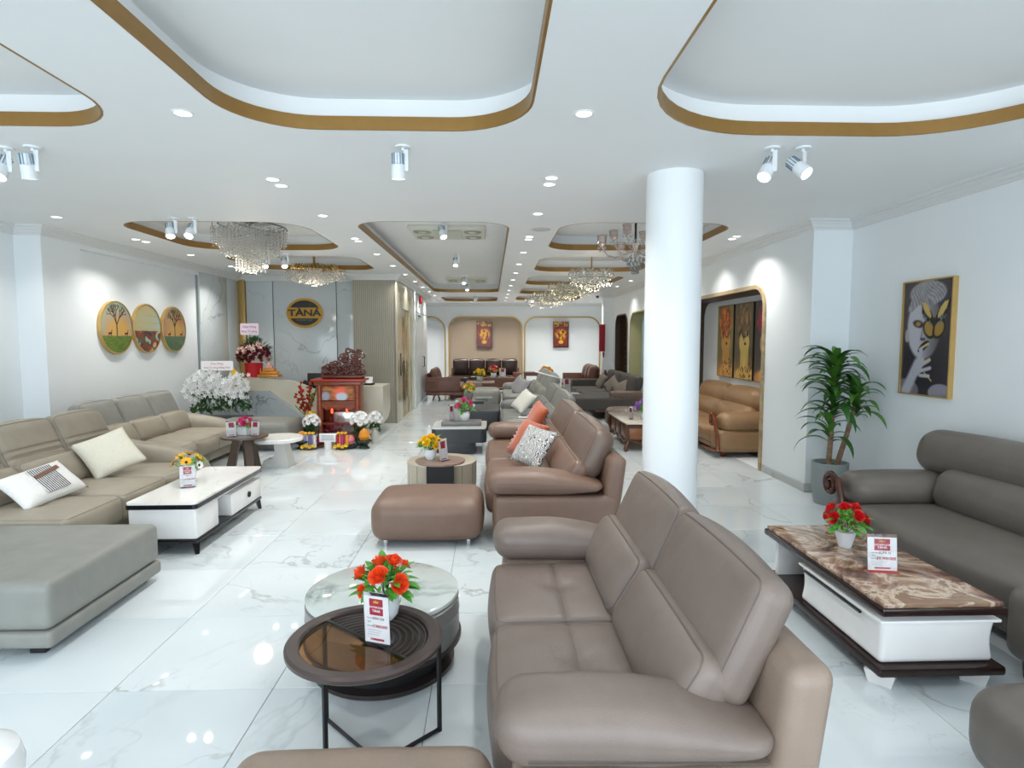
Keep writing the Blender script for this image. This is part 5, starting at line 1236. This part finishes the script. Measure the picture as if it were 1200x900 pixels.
for i in range(160):
    x = rnd.uniform(-.5, .55); z = .50+.42*rnd.random(); M = T(x, -.05-.12*rnd.random(), z, rnd.random()*3, rnd.random()*3, rnd.random()*6); q = .05+.05*rnd.random(); lf.add([(-q, 0, 0), (0, -q*.35, .01), (q, 0, 0), (0, q*.35, .01)], [(0, 1, 2, 3)], M)
part('foliage', lf, LEAFD, t, smooth=False, stuff=True)
for i in range(7):
    x = -.4+.13*i; part('stem', MB().tube([(x, 0, .5), (x*1.02, -.02, .95), (x*1.1, -.12, 1.15), (x*1.2, -.22, 1.0)], .008, 6), LEAFD, t)
part('yellow_bloom', MB().tube([(.27, -.05, .95), (.28, -.06, 1.2), (.25, -.08, 1.3)], [.02, .06, .01], 7), YEL, t, label='yellow orchid bloom')
def banner(label, loc, rz, w, h, lines, m=CARD, tm=REDT):
    t = thing('greeting_card', label, 'card', loc, rz); part('board', MB().slab(rrect(-w/2, w/2, -h/2, h/2, h*.15), -.005, .005, Matrix.Rotation(PI/2, 4, 'X')), m, t); part('stick', MB().cyl(.006, -h*1.3, -h*.4, 6), LEAFD, t)
    for i, (s, z) in enumerate(lines): part('lettering', txt(s, h*.26, tm), None, t, (0, -.007, z*h), (PI/2, 0, 0))
    return t
banner('pale card with two lines of lettering above the white orchids', (-4.84, 10.75, 1.34), .1, .54, .17, [('Chúc Mừng', .2), ('Khai Trương Hồng Phát', -.2)])
banner('pale pink card with two lines of lettering on the red and white flower basket', (-4.6, 11.62, 2.0), -.08, .36, .22, [('Chúc Mừng', .2), ('Khai Trương', -.2)], mat('pink_card', '#f3dce6', .5), mat('purple_text', '#7a4a9a', .5))
# flower basket on the desk
t = thing('flower_basket', 'round arrangement of dark red and blush roses in a pleated red pot on the desk', 'flowers', (-4.58, 11.72, 1.1))
part('pot', MB().lathe([(.001, 0), (.15, 0), (.17, .27), (.15, .27), (.001, .24)], 32, (0, 0, -.02)), mat('pleated_red', '#c4141c', .6), t)
DR = mat('dark_red_rose', '#6a1420', .6); BL = mat('blush_rose', '#e2c4bc', .6); rA = rose_mesh(DR, .045, 9); rB = rose_mesh(BL, .042, 9)
for i in range(70):
    a = i*2.4; el = math.acos(1-1.45*(i+.5)/70); d = Vector((math.sin(el)*math.cos(a), math.sin(el)*math.sin(a), math.cos(el))); p = Vector((0, 0, .40))+Vector((d.x*.29, d.y*.25, d.z*.24))
    part('rose', rB if i % 5 in (0, 3) else rA, None, t, p, d.to_track_quat('Z', 'Y').to_euler())
lf = MB()
for i in range(160):
    a = rnd.random()*6.28; el = rnd.random()*2; d = Vector((math.sin(el)*math.cos(a), math.sin(el)*math.sin(a), math.cos(el))); M = Matrix.Translation(Vector((.03, 0, .42))+d*.3) @ d.to_track_quat('X', 'Z').to_matrix().to_4x4(); q = .05; lf.add([(-q, 0, 0), (0, -q*.3, .01), (q*1.3, 0, 0), (0, q*.3, .01)], [(0, 1, 2, 3)], M)
part('foliage', lf, LEAFD, t, smooth=False, stuff=True)
# golden ornament on desk
t = thing('gold_ornament', 'small stepped golden gift tower on the desk right of the flower basket', 'ornament', (-4.22, 11.55, 1.09)); AMB = mat('amber_gold', '#d08a34', .35, .3, 'metal')
for i in range(4): part('tier', MB().bbox(-.2+.045*i, .2-.045*i, -.1+.02*i, .1-.02*i, .055*i, .055*i+.05, .008), AMB if i < 3 else mat('pink_gold', '#dca088', .4), t)
part('finial', MB().lathe([(.001, .30), (.03, .25), (.045, .22)], 12), mat('pink_gold'), t)
for s in (-1, 1): part('corner_post', MB().cyl(.016, .05, .17, 8, (s*.15, -.05, 0), r2=.006), AMB, t)
# offerings around the altar
t = thing('gladiolus_vase', 'tall red gladiolus sprays in a vase left of the altar', 'flowers', (-3.30, 10.80, 0)); GLR = mat('gladiolus_red', '#c8341c', .5)
part('vase', MB().lathe([(.001, 0), (.06, 0), (.08, .2), (.05, .36), (.065, .42)], 20), mat('dark_vase', '#2c3430', .2), t)
gm = rose_mesh(GLR, .035, 8)
for i in range(6):
    a = i*1.1; bx = .16*math.cos(a)-.04; by = .1*math.sin(a); top = .82+.1*(i % 3); part('stem', MB().tube([(0, 0, .35), (bx*.5, by*.5, .6), (bx, by, top)], .007, 5), LEAFD, t)
    for k in range(7): f = .3+.7*k/6; part('blossom', gm, None, t, (bx*f+.02*(-1)**k, by*f-.02, .40+(top-.40)*f), (rnd.random(), rnd.random(), rnd.random()))
part('blade_leaves', MB().add([(-.2, -.05, .65), (-.19, -.05, .6), (0, 0, .4)], [(0, 1, 2)]).add([(.16, 0, .95), (.2, 0, .95), (.02, 0, .4)], [(0, 1, 2)]).add([(.1, -.05, .85), (.13, -.05, .85), (0, 0, .4)], [(0, 1, 2)]), LEAF, t, smooth=False)
def mums(label, x, y, petal, s=1., nf=22, h=.48, vase='#3a4440'):
    t = thing('chrysanthemum_vase', label, 'flowers', (x, y, 0)); part('vase', MB().lathe([(.001, 0), (.06*s, 0), (.08*s, h*.3), (.045*s, h*.55), (.06*s, h*.65)], 20), mat('vase_'+vase.strip('#'), vase, .2), t)
    fm2 = daisy_mesh(petal, .055*s, 14)
    for i in range(nf):
        a = i*2.4; el = math.acos(1-1.2*(i+.5)/nf); d = Vector((math.sin(el)*math.cos(a), math.sin(el)*math.sin(a), math.cos(el))); p = Vector((0, 0, h))+d*.13*s
        o = part('flower', fm2, None, t, p, d.to_track_quat('Z', 'Y').to_euler())
    lf = MB()
    for i in range(50): M = T(rnd.uniform(-.1, .1)*s, rnd.uniform(-.1, .1)*s, h*.55+.12*rnd.random(), rnd.random()*3, rnd.random()*3, rnd.random()*6); q = .05*s; lf.add([(-q, 0, 0), (0, -q*.35, .01), (q, 0, 0), (0, q*.35, .01)], [(0, 1, 2, 3)], M)
    part('foliage', lf, LEAFD, t, smooth=False, stuff=True)
mums('white chrysanthemums in a vase left of the altar', -3.03, 10.15, WPET, 1.0, 22, .40, '#9aa0a0')
mums('yellow chrysanthemums beside the red gladiolus', -3.12, 10.42, YEL, .75, 14, .46)
mums('big white chrysanthemums in a dark vase right of the altar', -2.22, 10.15, WPET, 1.15, 26, .42)
mums('second white chrysanthemum bunch at the right, against the desk end', -2.02, 10.4, WPET, .95, 20, .42, '#cfcbc0')
t = thing('fruit_stand', 'orange fruit on a dark leafy stand right of the altar', 'fruit', (-2.1, 9.9, 0)); part('stand', MB().lathe([(.001, 0), (.09, 0), (.05, .06), (.13, .12), (.12, .14), (.001, .1)], 20), mat('stand_dark', '#1e2c24', .4), t); part('fruit', MB().lathe([(.001, .12), (.07, .14), (.095, .2), (.07, .28), (.02, .33), (.001, .34)], 20), mat('papaya_orange', '#d98a1c', .4), t)
t = thing('fruit_stand', 'orange fruit on a dark leafy stand left of the altar', 'fruit', (-3.12, 9.9, 0)); part('stand', MB().lathe([(.001, 0), (.09, 0), (.05, .06), (.13, .12), (.12, .14), (.001, .1)], 20), mat('stand_dark'), t); part('fruit', MB().lathe([(.001, .12), (.06, .14), (.08, .2), (.06, .27), (.001, .3)], 20), mat('papaya_orange'), t)
t = thing('dragon_fruit', 'pink and white fruit on a dark dish right of the small white table', 'fruit', (-2.33, 9.9, 0)); part('dish', MB().lathe([(.001, 0), (.1, .02), (.13, .07), (.001, .05)], 20), mat('stand_dark'), t); part('fruit', MB().lathe([(.001, .06), (.06, .08), (.075, .14), (.05, .2), (.001, .23)], 16), mat('fruit_pink', '#d87a80', .4), t)
t = thing('offering_table', 'little white stand with printed lines in front of the altar', 'table', (-2.68, 9.85, 0)); part('board', MB().bbox(-.14, .14, -.02, .02, .12, .26, .004), CARD, t); part('pedestal', MB().cyl(.06, 0, .12, 16), CARD, t)
for z in (.16, .19, .22): part('printed_line', MB().box(-.1, .1, -.022, -.02, z-.004, z+.004), mat('teal_print', '#3c6a6c', .5), t)
for i, (x, cols, lab) in enumerate(((-2.98, ('#8f93b4', '#e0e0e8', '#7a6fa0'), 'silver and violet cans with yellow flowers, left of the white stand'), (-2.45, ('#b02848', '#e0a030', '#c03a7a'), 'red and gold packets with yellow flowers, right of the white stand'))):
    t = thing('offering_bundle', 'bundle of '+lab, 'offerings', (x, 9.85, 0))
    for k in range(5): part('can', MB().cyl(.03, 0, .2, 14, (-.08+.04*k, .02*(k % 2), .03)), mat('can_%d_%d' % (i, k % 3), cols[k % 3], .3, .3), t)
    part('plate', MB().lathe([(.001, 0), (.1, 0), (.13, .025), (.001, .02)], 24), mat('plate_brown', '#6a4a30', .3), t)
    for k in range(4): part('flower', daisy_mesh(YEL, .04), None, t, (-.1+.06*k, -.07, .05+.02*(k % 2)), (PI/2.4, 0, 0))
    for k in range(3): part('flower', daisy_mesh(SUN, .035), None, t, (-.06+.06*k, 0, .26), (PI/4, 0, 0))
t = thing('incense_bowl', 'ceramic incense bowl with dark pink blossoms on the altar shelf front', 'bowl', (-2.65, 10.15, 0)); part('bowl', MB().lathe([(.001, 0), (.06, 0), (.1, .08), (.11, .16), (.1, .16), (.001, .12)], 24), mat('celadon', '#a8b09c', .3), t)
for k in range(12): part('blossom', rose_mesh(mat('maroon_petal', '#7a2840', .5), .03, 6), None, t, (.13*math.cos(k*2.4), -.02+.04*math.sin(k), .22+.015*k), (rnd.random(), rnd.random(), 0))
part('incense_sticks', MB().tube([(-.02, 0, .1), (-.06, 0, .5)], .004, 4).tube([(0, 0, .1), (0, 0, .55)], .004, 4).tube([(.02, 0, .1), (.07, 0, .5)], .004, 4), mat('incense_red', '#a83040', .6), t)
for i, x in enumerate((-2.86, -2.5)):
    t = thing('incense_packet', 'pink paper lotus '+('left' if i == 0 else 'right')+' of the incense bowl', 'offerings', (x, 10.05, 0)); part('lotus', rose_mesh(mat('lotus_pink', '#c84868', .5), .09, 12), None, t, (0, 0, .1)); part('dish', MB().lathe([(.001, 0), (.08, 0), (.09, .05), (.001, .04)], 16), mat('plate_brown'), t)

# ================================================================ chandeliers
CRY = mat('crystal', '#eeece6', .05, .25, **{'Transmission Weight': .4, 'IOR': 1.5}); CRYD = mat('crystal_smoky', '#8c8f90', .06, .3); CHAM = mat('champagne_metal', '#b99a5c', .25, .85, 'metal'); SILM = mat('silver_tube', '#9aa0a4', .2, .9, 'metal'); PINKG = mat('pink_crystal', '#f2e4de', .06, 0, **{'Transmission Weight': .8, 'IOR': 1.45})
OCT = [(0, 0, 1), (1, 0, 0), (0, 1, 0), (-1, 0, 0), (0, -1, 0), (0, 0, -1)]; OF = [(0, 1, 2), (0, 2, 3), (0, 3, 4), (0, 4, 1), (5, 2, 1), (5, 3, 2), (5, 4, 3), (5, 1, 4)]
def bead(mb, x, y, z, r, st=1.): mb.add([(x+a*r, y+b*r, z+c*r*st) for a, b, c in OCT], OF)
def emitter(x, y, z, w, name):
    l = bpy.data.lights.new(name, 'POINT'); l.energy = w; l.shadow_soft_size = .12; l.color = (1, .9, .72); return l
# spiral bead chandelier
t = thing('crystal_chandelier', 'big chandelier of long crystal bead strands on a spiral silver frame at the upper left', 'chandelier', (-3.22, 8.25, 0))
part('canopy', MB().lathe([(.001, HU), (.13, HU), (.13, HU-.02), (.03, HU-.05), (.012, HU-.07), (.012, HU-.18)], 28), SILM, t)
sp = [((.12+.36*k/60)*math.cos(k*.21+.6), (.12+.36*k/60)*math.sin(k*.21+.6), HU-.16-.09*math.sin(k*.1)) for k in range(61)]
part('spiral_frame', MB().tube(sp, .013, 6), SILM, t); part('outer_ring', MB().tube([(.46*math.cos(k*.2618), .42*math.sin(k*.2618), HU-.13+.08*math.sin(k*.26*2)) for k in range(24)], .007, 6, closed=True), SILM, t)
cr = MB(); rnd = random.Random(21)
for i in range(430):
    q = math.sqrt((i+.5)/430); a = i*2.39996; x, y = .48*q*math.cos(a), .44*q*math.sin(a); top = HU-.12-.06*rnd.random(); bot = (2.70 if q < .42 else 2.86 if q < .8 else 2.97)+.05*rnd.random()+.10*(q-.3)
    z = top
    while z > bot: bead(cr, x, y, z, .0115, 1.2); z -= .036
part('crystal_strands', cr, CRY, t, smooth=False, stuff=True)
link('lamp', emitter(0, 0, 0, 14, 'chandelier_lamp'), t, (0, 0, 2.62))
# golden branch chandelier
t = thing('gold_chandelier', 'low wide chandelier of gold twigs and crystal drops near the marble wall', 'chandelier', (-3.17, 11.0, 0))
tw = MB(); cr = MB()
for i in range(260):
    a = rnd.random()*6.28; q = rnd.random()**.6; x, y = .55*q*math.cos(a), .48*q*math.sin(a); z = 3.03+.06*rnd.random()-.02*q
    tw.tube([(x*.7, y*.7, 3.14), (x*.9, y*.9, z), (x*1.05, y*1.05, z-.03+.1*rnd.random())], .005, 4)
    for k in range(5): bead(cr, x+rnd.uniform(-.04, .04), y+rnd.uniform(-.04, .04), z-.03-(.26-.14*q)*rnd.random(), .011, 1.6)
part('gold_twigs', tw, CHAM, t, smooth=False, stuff=True); part('crystal_drops', cr, CRY, t, smooth=False, stuff=True); part('canopy', MB().lathe([(.001, HU), (.3, HU), (.3, HU-.03), (.05, HU-.05), (.02, HU-.07), (.02, 3.08), (.25, 3.06), (.001, 3.05)], 32), CHAM, t)
link('lamp', emitter(0, 0, 0, 10, 'chandelier_lamp'), t, (0, 0, 2.74))
# glass arm chandelier
def arm_chandelier(label, x, y, r=.5, z0=2.68, dark=True, n=8, s=1.):
    t = thing('arm_chandelier', label, 'chandelier', (x, y, 0)); zc = z0+.30*s
    part('canopy', MB().lathe([(.001, HU), (.09, HU), (.09, HU-.03), (.02, HU-.045)], 24), MATB if dark else CHROME, t); part('rod', MB().cyl(.016, zc+.1, HU-.03, 10), MATB if dark else CHROME, t)
    part('stem', MB().lathe([(.02, zc+.15), (.05, zc+.10), (.03, zc+.02), (.06, zc-.04), (.02, zc-.10)], 16), PINKG, t)
    bw = MB()
    for k in range(4):
        rr = (.13-.03*k)*s
        for j in range(14-2*k): a = j*2*PI/(14-2*k); bead(bw, rr*math.cos(a), rr*math.sin(a), zc-.12-.055*k*s, .018, 1.5)
    part('crystal_bowl', bw, CRYD, t, smooth=False, stuff=True)
    for j in range(n):
        a = j*2*PI/n+.2; up = (j % 2)*.12; rr = r*(.95 if j % 2 == 0 else .62); P = [(.05, zc-.02), (.3*rr/.5, zc-.10+up), (.42*rr/.5, zc-.08+up), (rr, zc+.04+up)]
        ar = part('arm', MB().tube([(p*math.cos(a), p*math.sin(a), z) for p, z in P], .012, 8), PINKG, t); c_ = (rr*math.cos(a), rr*math.sin(a), zc+.04+up)
        part('cup', MB().lathe([(.001, 0), (.03, .005), (.055, .03), (.06, .035)], 16, c_), PINKG, ar); part('shade', MB().lathe([(.04, .04), (.055, .06), (.06, .13), (.062, .13), (.058, .05)], 16, c_), PINKG, ar); part('shade_rim', MB().lathe([(.059, .128), (.064, .128), (.064, .136), (.059, .136)], 16, c_, caps=False), SILM, ar)
        dm = MB()
        for k in range(6): b_ = k*PI/3; bead(dm, c_[0]+.05*math.cos(b_), c_[1]+.05*math.sin(b_), c_[2]-.02, .009, 2.2); bead(dm, c_[0]+.03*math.cos(b_), c_[1]+.03*math.sin(b_), c_[2]-.06, .008, 1.8)
        part('drops', dm, CRY, ar, smooth=False, stuff=True)
    return t
arm_chandelier('glass arm chandelier with a black rod and cylinder shades left of the column top', 1.93, 8.0)
def tier_chandelier(label, x, y, r, z0, m=CRY, group=None):
    t = thing('crystal_chandelier', label, 'chandelier', (x, y, 0), 0, group); part('canopy', MB().lathe([(.001, HU), (.1, HU), (.1, HU-.03), (.012, HU-.05), (.012, z0+.4)], 20), CHAM, t)
    for k, (rr, z) in enumerate(((r, z0+.25), (r*.72, z0+.36), (r*.4, z0+.14))): part('ring', MB().tube([(rr*math.cos(j*.3142), rr*math.sin(j*.3142), z) for j in range(20)], .006, 5, closed=True), SILM, t)
    b = MB(); rn = random.Random(int(y*10))
    for i in range(420): q = rn.random()**.5; a = rn.random()*6.28; rr = r*q; zz = z0+.42-.42*rn.random()*(1-.35*q); bead(b, rr*math.cos(a), rr*math.sin(a), zz, .016, 1.3)
    part('crystal_drops', b, m, t, smooth=False, stuff=True)
    for j in range(6): a = j*PI/3; part('candle_cup', MB().lathe([(.001, 0), (.03, 0), (.05, .04), (.045, .09)], 12, (r*.95*math.cos(a), r*.95*math.sin(a), z0+.27)), m, t)
    link('lamp', emitter(0, 0, 0, 20, 'chandelier_lamp'), t, (0, 0, z0-.06)); return t
tier_chandelier('tiered crystal chandelier in the second right coffer, nearest of the sparkling row', 1.85, 11.0, .40, 2.66)
CRG = mat('crystal_champagne', '#dcd8c2', .08, .2, **{'Transmission Weight': .3, 'IOR': 1.5})
tier_chandelier('champagne crystal chandelier in the third right coffer', 1.85, 13.9, .5, 2.70, CRG)
tier_chandelier('champagne crystal chandelier in the fourth right coffer', 1.8, 16.9, .6, 2.74, CRG)
tier_chandelier('small crystal chandelier in the farthest right coffer', 1.75, 19.9, .6, 2.78)
t = thing('tissue_box', 'thin white power strip of magazines on the tray arm of the two-tone grey sofa', 'papers', (.55, 9.15, .60)); part('booklet', MB().bbox(-.12, .12, -.05, .05, 0, .012, .002), CARD, t); t['label'] = 'thin white booklet on the near arm of the two-tone grey sofa'; t.name = 'booklet'
